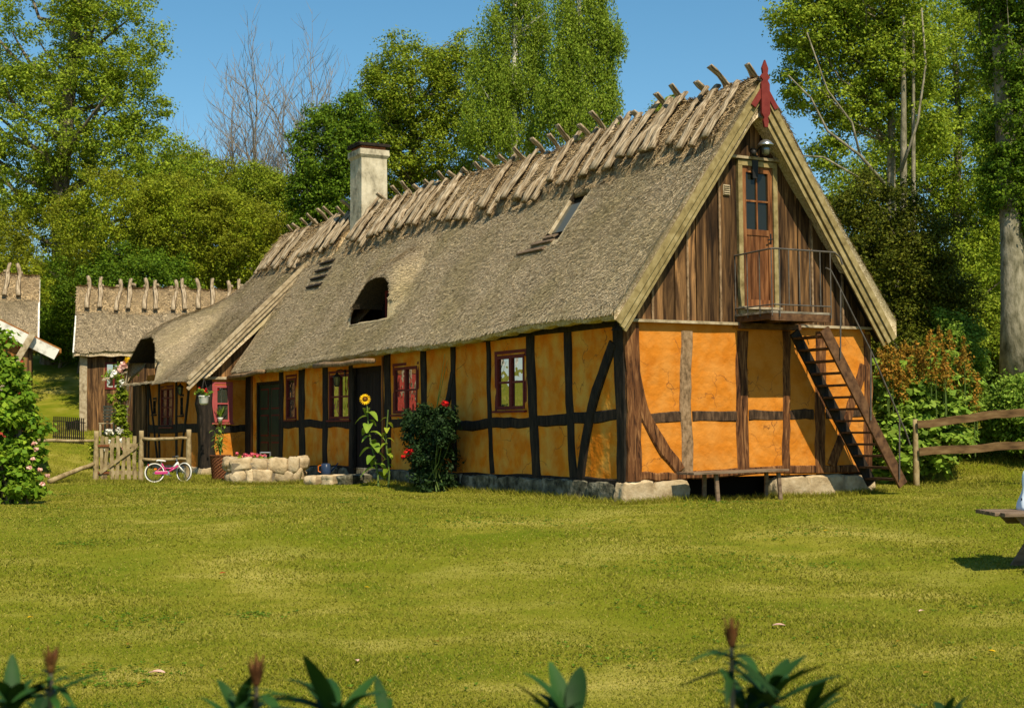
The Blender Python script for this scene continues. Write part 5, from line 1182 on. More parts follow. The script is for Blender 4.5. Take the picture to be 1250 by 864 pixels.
# thatched shed at the left edge
D = 50.0; xs0, xs1 = PD(-130, 400, D)[0], PD(46, 400, D)[0]
shed = thing('thatched_shed', 'thatched shed with ridge logs cut off by the left edge', 'shed', (0, 0, 0))
zev = PD(20, 420, D-.4)[2]; zrd = PD(20, 342, D+2)[2]
gable_block(shed, xs0, xs1, D, D+2.1, 0, zev, zrd, 62, 9)
b = MB(); x = xs0+.2; r = random.Random(6)
while x < xs1-.3: b.bb(x, x+.19, D-.02, D+.02, gf(x, D)-.2, zev+.2); x += .2
b.bb(xs0+.2, xs1-.2, D+.05, D+4.1, gf(xs1, D)-.2, zev+.1); b.build('wall', M['board'], shed)
b = MB(); b.beam((xs1+.03, D-.36, zev), (xs1+.03, D+2.1, zrd-.02), .06, .12, (0, -.8, .6), bev=.05); b.build('barge_board', M['whiteboard'], shed)
# red shed in front of it: gable towards the camera, right eave at the pixel (70,430)
D = 38.0; pe = PD(72, 431, D); pa = PD(-60, 366, D); rs_ = thing('red_shed', 'red walled shed with a white barge board under a brown roof at the left edge', 'shed', (0, 0, 0))
xe, ze_, xa, za = pe[0], pe[2], pa[0], pa[2]; kx = (za-ze_)/(xe-xa); LB = 3.0
b = MB()
for sg in (1, -1):
    e_ = xa+sg*(xe-xa); b.add([(xa, D-.3, za), (e_, D-.3, ze_), (e_, D+LB, ze_), (xa, D+LB, za), (xa, D-.3, za+.12), (e_, D-.3, ze_+.12), (e_, D+LB, ze_+.12), (xa, D+LB, za+.12)], [(0, 1, 2, 3), (4, 5, 6, 7), (0, 1, 5, 4), (1, 2, 6, 5), (2, 3, 7, 6), (3, 0, 4, 7)])
b.build('roof', M['shingle'], rs_)
L_ = math.hypot(xe-xa, za-ze_); 
for sg in (1, -1):
    b = MB(); b.beam((xa, D-.33-.004*sg, za-.09), (xa+sg*(xe-xa-.12), D-.33, ze_-.04), .30, .035, (0, 1, 0), bev=.04); b.build('barge_board', M['whiteboard'], rs_)
x1w = xe-.95; x0w = 2*xa-x1w; zg = gf(xa, D)-.2
b = MB(); x = x0w
while x < x1w-.01:
    xx1 = min(x+.16, x1w); xm_ = (x+xx1)/2; zt = za-kx*abs(xm_-xa)-.02; b.bb(x+.003, xx1-.003, D-.02, D+.02, zg, zt); x = xx1
b.build('wall', M['redwall'], rs_)
b = MB(); b.bb(x1w-.04, x1w, D+.02, D+LB-.3, zg, ze_+.28); b.build('wall', M['ochre_lit'], rs_)  # unseen side, coloured ochre to give the house windows orange reflections
b = MB(); b.bb(x0w, x1w-.05, D+LB-.3, D+LB-.2, zg, ze_+.3); b.bb(x0w, x0w+.05, D+.03, D+LB-.3, zg, ze_+.28); b.build('wall', M['redwall'], rs_)
xsh = PD(26, 420, D)[0]; b = MB(); r = random.Random(2)
for rw in range(9):
    z = PD(10, 440, D)[2]-.15+rw*.14; x = x0w+.1+(.1 if rw % 2 else 0)
    while x < xsh-.15:
        if z > za-kx*abs(x+.1-xa)-.42: break
        b.box((x+.1, D-.05, z), (.19, .03, .16)); x += .2
b.build('gable_shingles', M['shingle'], rs_)
p0, p1 = PD(9, 446, D-.5), PD(32, 405, D-.5); b = MB(); b.beam(tuple(p0-(p1-p0)*1.6), tuple(p1), .17, .12, (0, 1, 0), bev=.1); b.build('roof_prop', M['bargegrey'], rs_)
def swing(t, pivot, deg):
    for ch in t.children: ch.location = (ch.location[0]-pivot[0], ch.location[1]-pivot[1], ch.location[2]-pivot[2])
    t.location = pivot; t.rotation_euler = (0, 0, math.radians(deg))
swing(rs_, (x1w, 38.0, gf(x1w, 38.0)), 21); swing(shed, (xs1, 50.0, gf(xs1, 50.0)), 18); swing(barn, (xb0, 50.0, gf(xb0, 50.0)), 14)
# thin rail and dark paling between the two outbuildings
fd = thing('paling_fence', 'low dark paling fence in the gap beside the barn', 'fence', (0, 0, 0)); b = MB()
for i in range(16):
    px = 66+i*2.4; q = PD(px, 500, 46); z = gf(q[0], 46); b.box((q[0], 46, z+.42), (.035, .02, .85))
b.build('paling', M['tar'], fd); b = MB(); q0, q1 = PD(64, 500, 46), PD(104, 500, 46)
for dz in (.2, .7): b.beam((q0[0], 46.03, gf(q0[0], 46)+dz), (q1[0], 46.03, gf(q1[0], 46)+dz), .05, .03)
b.build('rail', M['tar'], fd)

# ================================================================ FENCE, GATE, BICYCLE
D = 34.0
def gz(x, y): return gf(x, y)
def pole(name, label, cat, p0, p1, r0, m, group=None, seed=0):
    p0, p1 = Vector(p0), Vector(p1); t = None; mb = MB(); rr = random.Random(seed); n = 7
    mb.tube([tuple((p1-p0)*(i/n)+Vector((0, 0, rr.uniform(-.012, .012)))) for i in range(n+1)], [r0*(1-.25*i/n)*rr.uniform(.94, 1.06) for i in range(n+1)], n=8); o = mb.build(name, m, None, smooth=True, loc=p0)
    return tag(o, label, cat, group)
gate = thing('picket_gate', 'weathered wooden picket gate with a diagonal brace', 'gate', (PD(118, 590, D)[0], D, gz(PD(118, 590, D)[0], D)))
GB = np.array(gate.location)
def L(px, py, d=0.): return tuple(PD(px, py, D+d)-GB)
for i, px in enumerate((124.5, 129.5, 137, 143.5, 150.5, 157, 164)):
    b = MB(); a_ = L(px, 585); c_ = L(px, 532+(i % 3)*1.0); b.beam(a_, (a_[0], c_[1], c_[2]), .085, .022, (0, 1, 0), bev=.1, seed=i, seg=3, wob=.03); b.build('picket', M['fence'], gate)
for y in (544, 577.5): b = MB(); b.beam(L(119, y, .03), L(168, y-.5, .03), .10, .03, (0, 1, 0), bev=.1, seg=3, wob=.03); b.build('rail', M['fence'], gate)
b = MB(); b.beam(L(122, 577, -.04), L(165, 546, -.04), .085, .025, (0, 1, 0), bev=.1); b.build('brace', M['fence'], gate)
for y in (544, 577): b = MB(); a_ = L(119, y, -.03); b.beam(a_, (a_[0]+.28, a_[1], a_[2]), .05, .012, (0, 1, 0)); b.build('hinge', mat('rusty iron', [(.12, .04, .015), (.22, .08, .03)], (20, 20, 20), .8, .4) if y == 544 else bpy.data.materials['rusty iron'], gate)
FG = 'rail fence beside the gate'
def fpost(px, yt, lab, d=0., r=.075, m='fence'):
    x = PD(px, 560, D+d)[0]; z0 = gz(x, D+d); zt = PD(px, yt, D+d)[2]; o = pole('fence_post', lab, 'post', (x, D+d, z0-.1), (x+.01, D+d, zt), r, M[m], 'wooden posts of the gate fence', seed=int(px)); return o
fpost(117, 526, 'left wooden gate post, beside the gate hinges'); fpost(172, 526, 'wooden post between the gate and the rails', r=.07); fpost(230, 524, 'wooden post right of the bicycle, end of the rails')
for (a_, b_, lab) in (((174, 536), (229, 534.5), 'upper fence rail above the small bicycle'), ((174, 561), (229, 560), 'lower fence rail behind the small bicycle'), ((30, 537), (116, 538), 'long pale fence rail left of the gate')):
    pole('fence_rail', lab, 'rail', PD(*a_, D-.02), PD(*b_, D-.02), .042, M['fence'], 'round rails of the gate fence', seed=a_[0])
q0 = PD(60, 597, D-1.2); q0[2] = gz(q0[0], D-1.2)+.05; pole('leaning_pole', 'pale pole slanting from the grass up to the gate post', 'pole', q0, PD(114, 566, D-.12), .065, M['fence'], seed=5)
pole('fence_post', 'thin post at the far left end of the pale rail', 'post', (PD(32, 560, D)[0], D, gz(PD(32, 560, D)[0], D)-.1), PD(32, 530, D), .06, M['fence'], 'wooden posts of the gate fence', seed=77)
# bicycle: side on, leaning on the rails
def bicycle():
    D = 33.55; c = PD(192, 575, D); x0 = c[0]; z0 = gz(x0, D); R = .262
    t = thing('childrens_bicycle', 'small magenta and white childrens bicycle leaning on the rail fence', 'bicycle', (x0, D-.25, z0)); t.rotation_euler = (math.radians(-5), 0, math.radians(20)); t.scale = (.88, .88, .88)
    def wheel(x, z, ang, nm):
        b = MB(); n = 28; 
        def tor(R_, r_, m, name, par):
            b = MB(); k = 8
            for i in range(n):
                a = 2*PI*i/n
                for j in range(k): f = 2*PI*j/k; rr_ = R_+r_*math.cos(f); b.v.append((rr_*math.cos(a), r_*math.sin(f), rr_*math.sin(a)))
            for i in range(n):
                for j in range(k): b.f.append((i*k+j, ((i+1) % n)*k+j, ((i+1) % n)*k+(j+1) % k, i*k+(j+1) % k))
            return b.build(name, m, par, smooth=True)
        w_ = tor(R-.018, .017, M['white'], 'wheel', t); w_.location = (x, 0, z); w_.rotation_euler = (0, 0, ang)
        tor(R-.05, .014, M['rubber'], 'rim', w_)
        b = MB()
        for i in range(14): a = 2*PI*i/14; b.tube([(.02*math.cos(a+.3), .02*(-1)**i, .02*math.sin(a+.3)), ((R-.05)*math.cos(a), 0, (R-.05)*math.sin(a))], .0022, n=4, cap=False)
        b.tube([(0, -.05, 0), (0, .05, 0)], .018, n=8); b.build('spokes', M['chrome'], w_); return w_
    XW_ = .80; wheel(0, R, 0, 'rear'); fw = wheel(XW_-.03, R, math.radians(-48), 'front')
    m = MB(); bb_ = (.33, 0, .25); seat = (.19, 0, .50); hd0 = (.60, 0, .53); hd1 = (.625, 0, .44)
    m.tube([bb_, seat], .020); m.tube([bb_, (.45, 0, .33), hd1], [.026, .028, .026]); m.tube([bb_, (0, .05, R)], .014); m.tube([bb_, (0, -.05, R)], .014); m.tube([(.215, 0, .43), (0, .05, R)], .012); m.tube([(.215, 0, .43), (0, -.05, R)], .012); m.tube([(.24, 0, .38), (.40, 0, .37), hd1], .018)
    m.build('frame', M['magenta'], t, smooth=True)
    m = MB(); m.tube([(.50, -.002, .40), (.56, -.002, .47), (.61, 0, .52)], .034); m.tube([hd0, hd1], .028); m.tube([hd1, (.69, .055, .36), (XW_-.03, .05, R)], .017); m.tube([hd1, (.69, -.055, .36), (XW_-.03, -.05, R)], .017); m.build('fork', M['white'], t, smooth=True)
    m = MB(); n_ = 14
    for i in range(n_+1): a = math.radians(10+150*i/n_); m.v += [((XW_-.03)+(R+.02)*math.cos(a)*.7, -.035+(R+.02)*math.cos(a)*-.7, R+(R+.02)*math.sin(a)), ((XW_-.03)+(R+.02)*math.cos(a)*.7, .035+(R+.02)*math.cos(a)*-.7, R+(R+.02)*math.sin(a))]
    for i in range(n_): m.f.append((2*i, 2*i+1, 2*i+3, 2*i+2))
    m.build('mudguard', M['white'], t); m = MB()
    for i in range(n_+1): a = math.radians(30+130*i/n_); m.v += [((R+.018)*math.cos(a), -.035, R+(R+.018)*math.sin(a)), ((R+.018)*math.cos(a), .035, R+(R+.018)*math.sin(a))]
    for i in range(n_): m.f.append((2*i, 2*i+1, 2*i+3, 2*i+2))
    m.build('mudguard', M['white'], t)
    m = MB(); m.tube([hd0, (.575, 0, .62)], .014); m.tube([(.46, -.20, .66), (.52, -.20, .67), (.60, -.14, .70), (.58, 0, .63), (.64, .14, .70), (.60, .20, .70), (.54, .22, .69)], .012); m.build('handlebar', M['chrome'], t, smooth=True)
    for (a_, b_) in (((.44, -.20, .655), (.52, -.20, .67)), ((.53, .22, .69), (.61, .20, .70))): m = MB(); m.tube([a_, b_], .019); m.build('grip', M['rubber'], t)
    m = MB(); m.tube([(.19, 0, .48), (.175, 0, .555)], .013); m.build('seat_post', M['chrome'], t)
    m = MB(); o = 0; prof = ((-.12, .075, .60), (-.08, .085, .61), (0, .06, .60), (.07, .028, .595), (.12, .02, .585))
    for (dx, w_, z) in prof: m.v += [(.17+dx, -w_, z-.03), (.17+dx, -w_*.7, z), (.17+dx, w_*.7, z), (.17+dx, w_, z-.03), (.17+dx, 0, z-.045)]
    for i in range(4):
        for j in range(5): q = i*5; m.f.append((q+j, q+(j+1) % 5, q+5+(j+1) % 5, q+5+j))
    m.f += [(4, 3, 2, 1, 0), (20, 21, 22, 23, 24)]; m.build('saddle', M['white'], t, smooth=True)
    m = MB(); m.tube([(.33, -.045, .25), (.33, -.03, .25)], .055, n=16); m.tube([(.33, -.06, .25), (.41, -.06, .17)], .010); m.tube([(.33, .06, .25), (.25, .06, .33)], .010); m.build('crank', M['chrome'], t)
    for (x, y, z) in ((.41, -.10, .17), (.25, .10, .33)): m = MB(); m.box((x, y, z), (.08, .07, .022)); m.build('pedal', M['rubber'], t)
    m = MB(); m.tube([(.33, -.05, .29), (.02, -.05, .29)], .008); m.beam((.0, -.056, .255), (.34, -.056, .255), .07, .012, (0, 1, 0)); m.build('chain_guard', M['magenta'], t)
    m = MB(); m.box((.02, -.03, .36), (.07, .01, .04)); m.build('reflector', M['orange'], t)
    m = MB(); m.box((-.16, 0, .47), (.02, .06, .05)); m.tube([(-.15, 0, .47), (-.05, 0, .50)], .006); m.build('tail_reflector', M['redref'], t)
bicycle()
# fence on the right bank
D = 27.6; FR = 'brown rail fence on the right bank'
x = PD(1118, 560, D)[0]; pole('fence_post', 'grey post at the open end of the brown rail fence by the plume shrub', 'post', (x, D, gz(x, D)-.1), PD(1117, 512, D), .065, M['fence'], None, 3)
for (a_, m_, b_, lab) in (((1120, 517.5), (1200, 509), (1262, 505), 'upper brown board of the rail fence on the right'), ((1122, 552), (1200, 548.5), (1262, 545), 'lower brown board of the rail fence on the right')):
    p_ = [PD(*q, D-.1) for q in (a_, m_, b_)]; mb = MB(); o0 = p_[0]
    mb.beam(tuple(p_[0]-o0), tuple(p_[2]-o0), .155, .04, (0, 1, 0), seg=9, wob=.03, bow=.04, seed=a_[0], bev=.08); tag(mb.build('fence_rail', M['fencedark'], None, loc=tuple(o0)), lab, 'rail', FR)
x = PD(1262, 560, D)[0]; pole('fence_post', 'post of the brown rail fence hidden in the bush at the right edge', 'post', (x, D, gz(x, D)-.1), PD(1262, 495, D), .065, M['fence'], None, 4)

# ================================================================ AROUND THE HOUSE
# bench board under the gable
p0, z0 = wg(838, 575, -.5); p1, z1 = wg(954, 574.5, -.5); zt = (z0+z1)/2
bn = thing('plank_bench', 'plain plank bench on short legs below the gable wall', 'bench', HC, HA)
b = MB()
for i in range(3): b.beam((p0, -.64+.16*i+.02, zt-.02), (p1, -.64+.16*i+.02, zt-.0), .15, .035, (0, 0, 1), seed=i, bev=.08)
b.build('seat', M['table'], bn)
for px in (871, 947):
    xl = wg(px, 590, -.5)[0]; b = MB(); gg = gf(*hw(xl, -.4, 0)[:2]); b.beam((xl, -.62, gg-.05), (xl, -.57, zt-.04), .07, .05, (0, 1, 0)); b.build('leg', M['table'], bn)
    b = MB(); b.beam((xl, -.24, gg-.05), (xl, -.26, zt-.04), .07, .05, (0, 1, 0)); b.build('leg', M['table'], bn)
# outdoor lamp high on the gable
q = wg(926, 185, -.2); lamp = thing('wall_lamp', 'steel outdoor lamp with glass jar under the gable peak', 'lamp', tuple(hw(q[0], -.05, q[1])), HA)
b = MB(); b.box((0, -.01, 0), (.10, .05, .14)); b.tube([(0, -.03, .0), (0, -.12, .02), (.02, -.24, .10), (.03, -.30, .10)], .016); b.build('bracket', M['blackiron'], lamp)
b = MB(); b.lathe([(.03, .14), (.09, .11), (.14, .05), (.14, .035), (.05, .035)], (.03, -.30, .04), 18); b.build('shade', M['chrome'], lamp, smooth=True)
b = MB(); b.lathe([(.03, -.09), (.065, -.07), (.07, .02), (.06, .07)], (.03, -.30, .0), 16); b.build('glass_jar', M['skyglass'], lamp, smooth=True)
b = MB(); b.lathe([(.01, -.06), (.05, -.04), (.055, .02), (.02, .05)], (-.12, -.16, -.03), 12); b.tube([(-.02, -.03, -.02), (-.12, -.16, .02)], .012); b.build('motion_sensor', M['blackiron'], lamp, smooth=True)
b = MB(); b.beam((0, -.045, -.45), (0, -.045, -.05), .11, .03, (0, 1, 0), taper=1.3); b.build('back_plate', M['blackiron'], lamp)
# wall lantern on the wing corner
def lantern(loc, label, s=1.):
    t = thing('wall_lantern', label, 'lantern', loc, HA-PI/2, 'wall lanterns of the farmhouse')
    b = MB(); b.tube([(0, 0, .32), (0, -.10, .36), (0, -.2, .33)], .012); b.tube([(0, -.2, .33), (0, -.2, .26)], .008); b.box((0, 0, .28), (.06, .02, .16)); b.build('arm', M['blackiron'], t)
    b = MB(); b.lathe([(.01, .30), (.03, .26), (.10, .20), (.11, .18), (.08, .18)], (0, -.2, 0), 6); b.lathe([(.05, -.04), (.06, -.02), (.06, -.01)], (0, -.2, 0), 6)
    for k in range(6): a = PI/3*k; b.tube([(.058*math.cos(a), -.2+.058*math.sin(a), -.01), (.085*math.cos(a), -.2+.085*math.sin(a), .18)], .006, n=4)
    b.build('lantern_frame', M['blackiron'], t); b = MB(); b.lathe([(.052, -.01), (.08, .18)], (0, -.2, 0), 6); b.build('lantern_glass', M['skyglass'], t)
s_, z_ = wl(229, 474, XF); lantern(tuple(hw(XF-.01, s_, z_-.15)), 'small black lantern on the wing wall beside the hanging flower pot')
s_, z_ = wl(422, 462, 0); lantern(tuple(hw(-.02, s_, z_-.15)), 'small black lantern over the window beside the black door')
# hanging pot
q = PD(249, 487, 37.6); hpot = thing('hanging_flower_pot', 'white hanging pot with orange flowers at the wing corner', 'flower pot', tuple(q))
b = MB(); b.lathe([(.08, -.15), (.12, -.10), (.14, .06), (.15, .07), (.15, .09), (.13, .09), (.12, .05), (.02, .04)], (0, 0, 0), 18); b.build('pot', M['white'], hpot, smooth=True)
rs = np.random.RandomState(3); v, f = leafcloud(rs.randn(14, 3)*np.array([.10, .10, .05])+np.array([0, 0, .18]), np.full(14, .07), 22, .06, rs, up=.5); npmesh('leaves', v, f, M['l_bright'], hpot)
v, f = leafcloud(rs.randn(9, 3)*np.array([.13, .11, .04])+np.array([0, 0, .21]), np.full(9, .025), 10, .05, rs, up=.3, asp=1); npmesh('flowers', v, f, M['petal_red'], hpot)
b = MB()
for k in range(3): a = 2.1*k; b.tube([(.14*math.cos(a), .14*math.sin(a), .08), (0, 0, .55)], .004, n=4)
b.tube([(0, 0, .55), (0.05, .35, .60)], .006, n=5); b.build('hanger', M['iron'], hpot)
# potted plant on the window ledge of the pink window
q = hw(*(lambda a: (a[0], SW-.12, a[1]))(wg(269, 514, SW-.12))); pl = thing('potted_houseplant', 'small spiky green plant in a white pot on the rose red window', 'potted plant', tuple(q))
b = MB(); b.lathe([(.05, -.02), (.075, .08), (.08, .10), (.07, .10)], (0, 0, 0), 14); b.build('pot', M['white'], pl, smooth=True); m = MB()
for i in range(14): a = i*2.4; leaf_quadmesh(m, (0, 0, .09), (math.cos(a)*.5, math.sin(a)*.4, 1), (math.cos(a), math.sin(a), .1), .28+.1*(i % 3), .05, .25)
m.build('leaves', M['l_bright'], pl)
# stone planter wall, wicker basket, geranium
Dw = 32.6; A = PD(283, 592, Dw); B = PD(366, 592, Dw+.25); 
sw_ = thing('stone_planter', 'low rubble stone planter wall before the green door', 'stone wall', (A[0], A[1], gf(A[0], A[1]))); Av = np.array(sw_.location)
b = MB(); r = random.Random(12); H_ = PD(320, 560, Dw+.5)[2]-gf(A[0], A[1]); W_ = B[0]-A[0]; u_ = (B-A); u_[2] = 0; Lw = np.linalg.norm(u_); u_ /= Lw; v_ = np.array([-u_[1], u_[0], 0])
def wallrun(o, d, L_, rows, seed):
    r = random.Random(seed)
    z = .02; 
    while z < H_-.03:
        x = r.uniform(-.08, .08); hr = r.uniform(.20, .32)
        while x < L_-.08:
            l_ = min(r.uniform(.16, .48), L_-x+.03); h2 = hr*r.uniform(.75, 1.15); c = o+d*(x+l_/2)+v_*r.uniform(-.03, .02); b.rock((c[0], c[1], min(z+hr*.5+r.uniform(-.03, .03), H_-h2*.45)), (l_*.53, .15, h2*.56), seed=r.randint(0, 9999), e=r.uniform(.42, .65), ry=r.uniform(-.35, .35)); x += l_*.98
        z += hr*.92
wallrun(np.zeros(3), u_, Lw, 3, 1); wallrun(u_*Lw, v_, 1.3, 3, 2); wallrun(np.zeros(3), v_, 1.3, 3, 3)
b.build('stones', M['stone'], sw_, smooth=True)
b = MB(); c4 = [u_*.0-v_*.115, u_*(Lw-.0)-v_*.115, u_*(Lw-.02)+v_*1.3, u_*.02+v_*1.3]; b.add([(p[0], p[1], z) for z in (-.1, H_*.86) for p in c4], [(0, 1, 2, 3), (4, 5, 6, 7), (0, 1, 5, 4), (1, 2, 6, 5), (2, 3, 7, 6), (3, 0, 4, 7)]); b.build('mortar_core', M['mortar'], sw_)
q = PD(269, 587, 34.2); bk = thing('wicker_basket', 'brown wicker basket planter beside the stone planter', 'basket', (q[0], q[1], gf(q[0], q[1])))
b = MB(); n = 28; hb = .62; rw_ = 16
for j in range(rw_+1):
    r_ = .17+.05*j/rw_
    for k in range(n): a = 2*PI*k/n; rr_ = r_+.010*(1 if (k+j) % 2 else -1); b.v.append((rr_*math.cos(a)*1.1, rr_*math.sin(a), hb*j/rw_))
for j in range(rw_):
    for k in range(n): q_ = j*n; b.f.append((q_+k, q_+(k+1) % n, q_+n+(k+1) % n, q_+n+k))
b.build('basket', M['wicker'], bk); b = MB(); b.tube([(.245*math.cos(a), .222*math.sin(a), hb) for a in np.linspace(0, 2*PI, 25)], .018, n=6); b.build('rim', M['wicker'], bk)
b = MB(); b.lathe([(.2, hb-.06), (.001, hb-.05)], (0, 0, 0), 14); b.build('soil', M['soil'], bk)
q = np.array(bk.location)+np.array([0, 0, hb-.05]); pp = thing('basket_plant', 'leafy yellow green plant growing out of the wicker basket', 'plant', tuple(q)); m = MB(); st = MB(); r = random.Random(4)
for i in range(11):
    a = r.random()*6.28; tp = Vector((math.cos(a)*r.uniform(.05, .28), math.sin(a)*.2, r.uniform(.35, .85))); st.tube([(0, 0, 0), tuple(tp*.5+Vector((0, 0, .08))), tuple(tp)], [.010, .008, .004], n=5)
    for k in range(7): p = tp*(.35+.65*k/6); b_ = a+k*2.2; leaf_quadmesh(m, p, (math.cos(b_), math.sin(b_), .2), (0, 0, 1), r.uniform(.10, .17), .06, .6)
m.build('leaves', M['l_bright'], pp); st.build('stems', M['stem'], pp)
q = PD(310, 556, 33.6); q[2] = sw_.location[2]+H_*.86; gr = thing('geranium', 'pink red geranium blooming on top of the stone planter', 'flowers', tuple(q)); rs = np.random.RandomState(8)
v, f = leafcloud(rs.randn(16, 3)*np.array([.20, .10, .03])+np.array([0, 0, .06]), np.full(16, .07), 18, .07, rs, up=.8, asp=.9); npmesh('leaves', v, f, M['l_mid'], gr)
v, f = leafcloud(rs.randn(22, 3)*np.array([.18, .09, .03])+np.array([0, 0, .15]), np.full(22, .045), 22, .04, rs, up=.5, asp=1); npmesh('flowers', v, f, M['petal_pink'], gr)
q = PD(324, 570, 35.2); q[2] = .75; ft = thing('boot_scraper_stand', 'small pale metal stand before the green door', 'stand', tuple(q)); b = MB(); zz0 = gf(q[0], q[1])-.75
for dx in (-.12, .12): b.tube([(dx, 0, zz0), (dx, 0, .42)], .02)
b.tube([(-.12, 0, .40), (.12, 0, .40)], .018); b.tube([(-.12, 0, .05), (.12, 0, .05)], .018); b.build('stand_frame', M['chrome'], ft); b = MB(); b.lathe([(.03, .0), (.06, .05), (.05, .25), (.02, .32)], (0, 0, 0), 12); b.build('vessel', M['stonegrey'], ft, smooth=True)
# kerb stones and blue can by the black door
for i, (px, w_, m_, lab) in enumerate(((392, .62, 'stone', 'pale flat kerb stone by the blue can'), (410, .5, 'stone', 'middle flat kerb stone before the house wall'), (432, .75, 'stonegrey', 'long grey kerb stone at the foot of the sunflowers'))):
    q = gp(px, 590); b = MB(); block(b, (0, 0, .07), (w_*1.15, .35, .24), 60+i); o = b.build('kerb_stone', M[m_], None, smooth=True, loc=(q[0], q[1], gf(q[0], q[1])), rot=(0, 0, .9)); tag(o, lab, 'stone', 'kerb stones before the house wall')
q = at_wall(398, 580, .45); wc = thing('watering_can', 'small dark blue watering can standing by the house wall', 'watering can', (q[0], q[1], gf(q[0], q[1])+.15)); b = MB(); b.lathe([(.11, 0), (.12, .02), (.11, .24), (.07, .26)], (0, 0, 0), 16); b.build('body', M['blue'], wc, smooth=True)
b = MB(); b.tube([(.10, 0, .06), (.22, 0, .18), (.28, 0, .27)], [.022, .016, .014]); b.build('spout', M['blue'], wc); b = MB(); b.tube([(-.10, 0, .22), (-.18, 0, .2), (-.18, 0, .08), (-.11, 0, .05)], .010); b.build('handle', M['orange'], wc)

# ================================================================ PICNIC TABLE, BAG
TD = 15.6; tip = PD(1195, 622, TD); gzt = gf(tip[0]+.5, TD)
tt = thing('picnic_table', 'dark weathered wooden picnic table at the right edge', 'table', (tip[0]+.9, TD-.25, gf(tip[0]+.9, TD-.25))); zt = tip[2]-tt.location[2]; XL = -.9
b = MB()
for i in range(5): b.beam((XL+(.0 if i else .05), -.35+.16*i, zt-.02), (1.1, -.35+.16*i, zt-.02), .15, .04, (0, 0, 1), seed=i, bev=.15)
b.build('tabletop', M['table'], tt)
b = MB(); b.prism([(XL+.20, zt-.045), (1.0, zt-.045), (1.0, zt-.15), (XL+.30, zt-.15)], -.30, -.26); b.prism([(XL+.20, zt-.045), (1.0, zt-.045), (1.0, zt-.15), (XL+.30, zt-.15)], .22, .26); b.build('apron', M['table'], tt)
for (x0, x1, y) in ((XL+.75, XL+.36, -.23), (.45, .8, -.23), (XL+.75, XL+.36, .19), (.45, .8, .19)):
    b = MB(); b.beam((x0, y, zt-.05), (x1, y, -.03), .13, .05, (0, 1, 0), bev=.1); b.build('leg', M['table'], tt)
bm_ = MB(); bm_.bb(XL+.5, .75, -.02, .02, zt*.42, zt*.42+.08); bm_.build('stretcher', M['table'], tt)
mp_ = mat('pale blue cloth with dark blots', [(.62, .70, .80), (.62, .70, .80), (.02, .02, .04), (.02, .02, .04)], (9, 9, 7), .9, .2, contrast=(.56, .60), detail=1)
q = np.array(tt.location)+np.array([0, 0, zt]); xb_ = PD(1243, 600, TD-.1)[0]; bag = thing('cloth_bag', 'pale blue cloth bag with dark blots standing on the picnic table', 'bag', (xb_+.18, TD-.1, q[2]))
b = MB(); n = 18; rows_ = 12; Hb = .42
for j in range(rows_+1):
    tz = j/rows_; wv = .19*(1-.45*tz)+.01*math.sin(tz*9); dv = .12*(1-.5*tz)
    for k in range(n): a = 2*PI*k/n; cx_, cy_ = math.copysign(abs(math.cos(a))**.7, math.cos(a)), math.copysign(abs(math.sin(a))**.7, math.sin(a)); b.v.append((cx_*wv*(1+.06*math.sin(5*a+tz*6)), cy_*dv*(1+.1*math.sin(4*a+tz*5)), Hb*tz))
for j in range(rows_):
    for k in range(n): q_ = j*n; b.f.append((q_+k, q_+(k+1) % n, q_+n+(k+1) % n, q_+n+k))
b.f.append(tuple(range(n-1, -1, -1))); b.f.append(tuple(rows_*n+k for k in range(n))); b.build('bag_body', mp_, bag, smooth=True)
b = MB(); b.tube([(-.10, 0, Hb-.04), (-.08, 0, Hb+.10), (.0, 0, Hb+.15), (.08, 0, Hb+.10), (.10, 0, Hb-.04)], .012); b.build('strap', M['rubber'], bag)

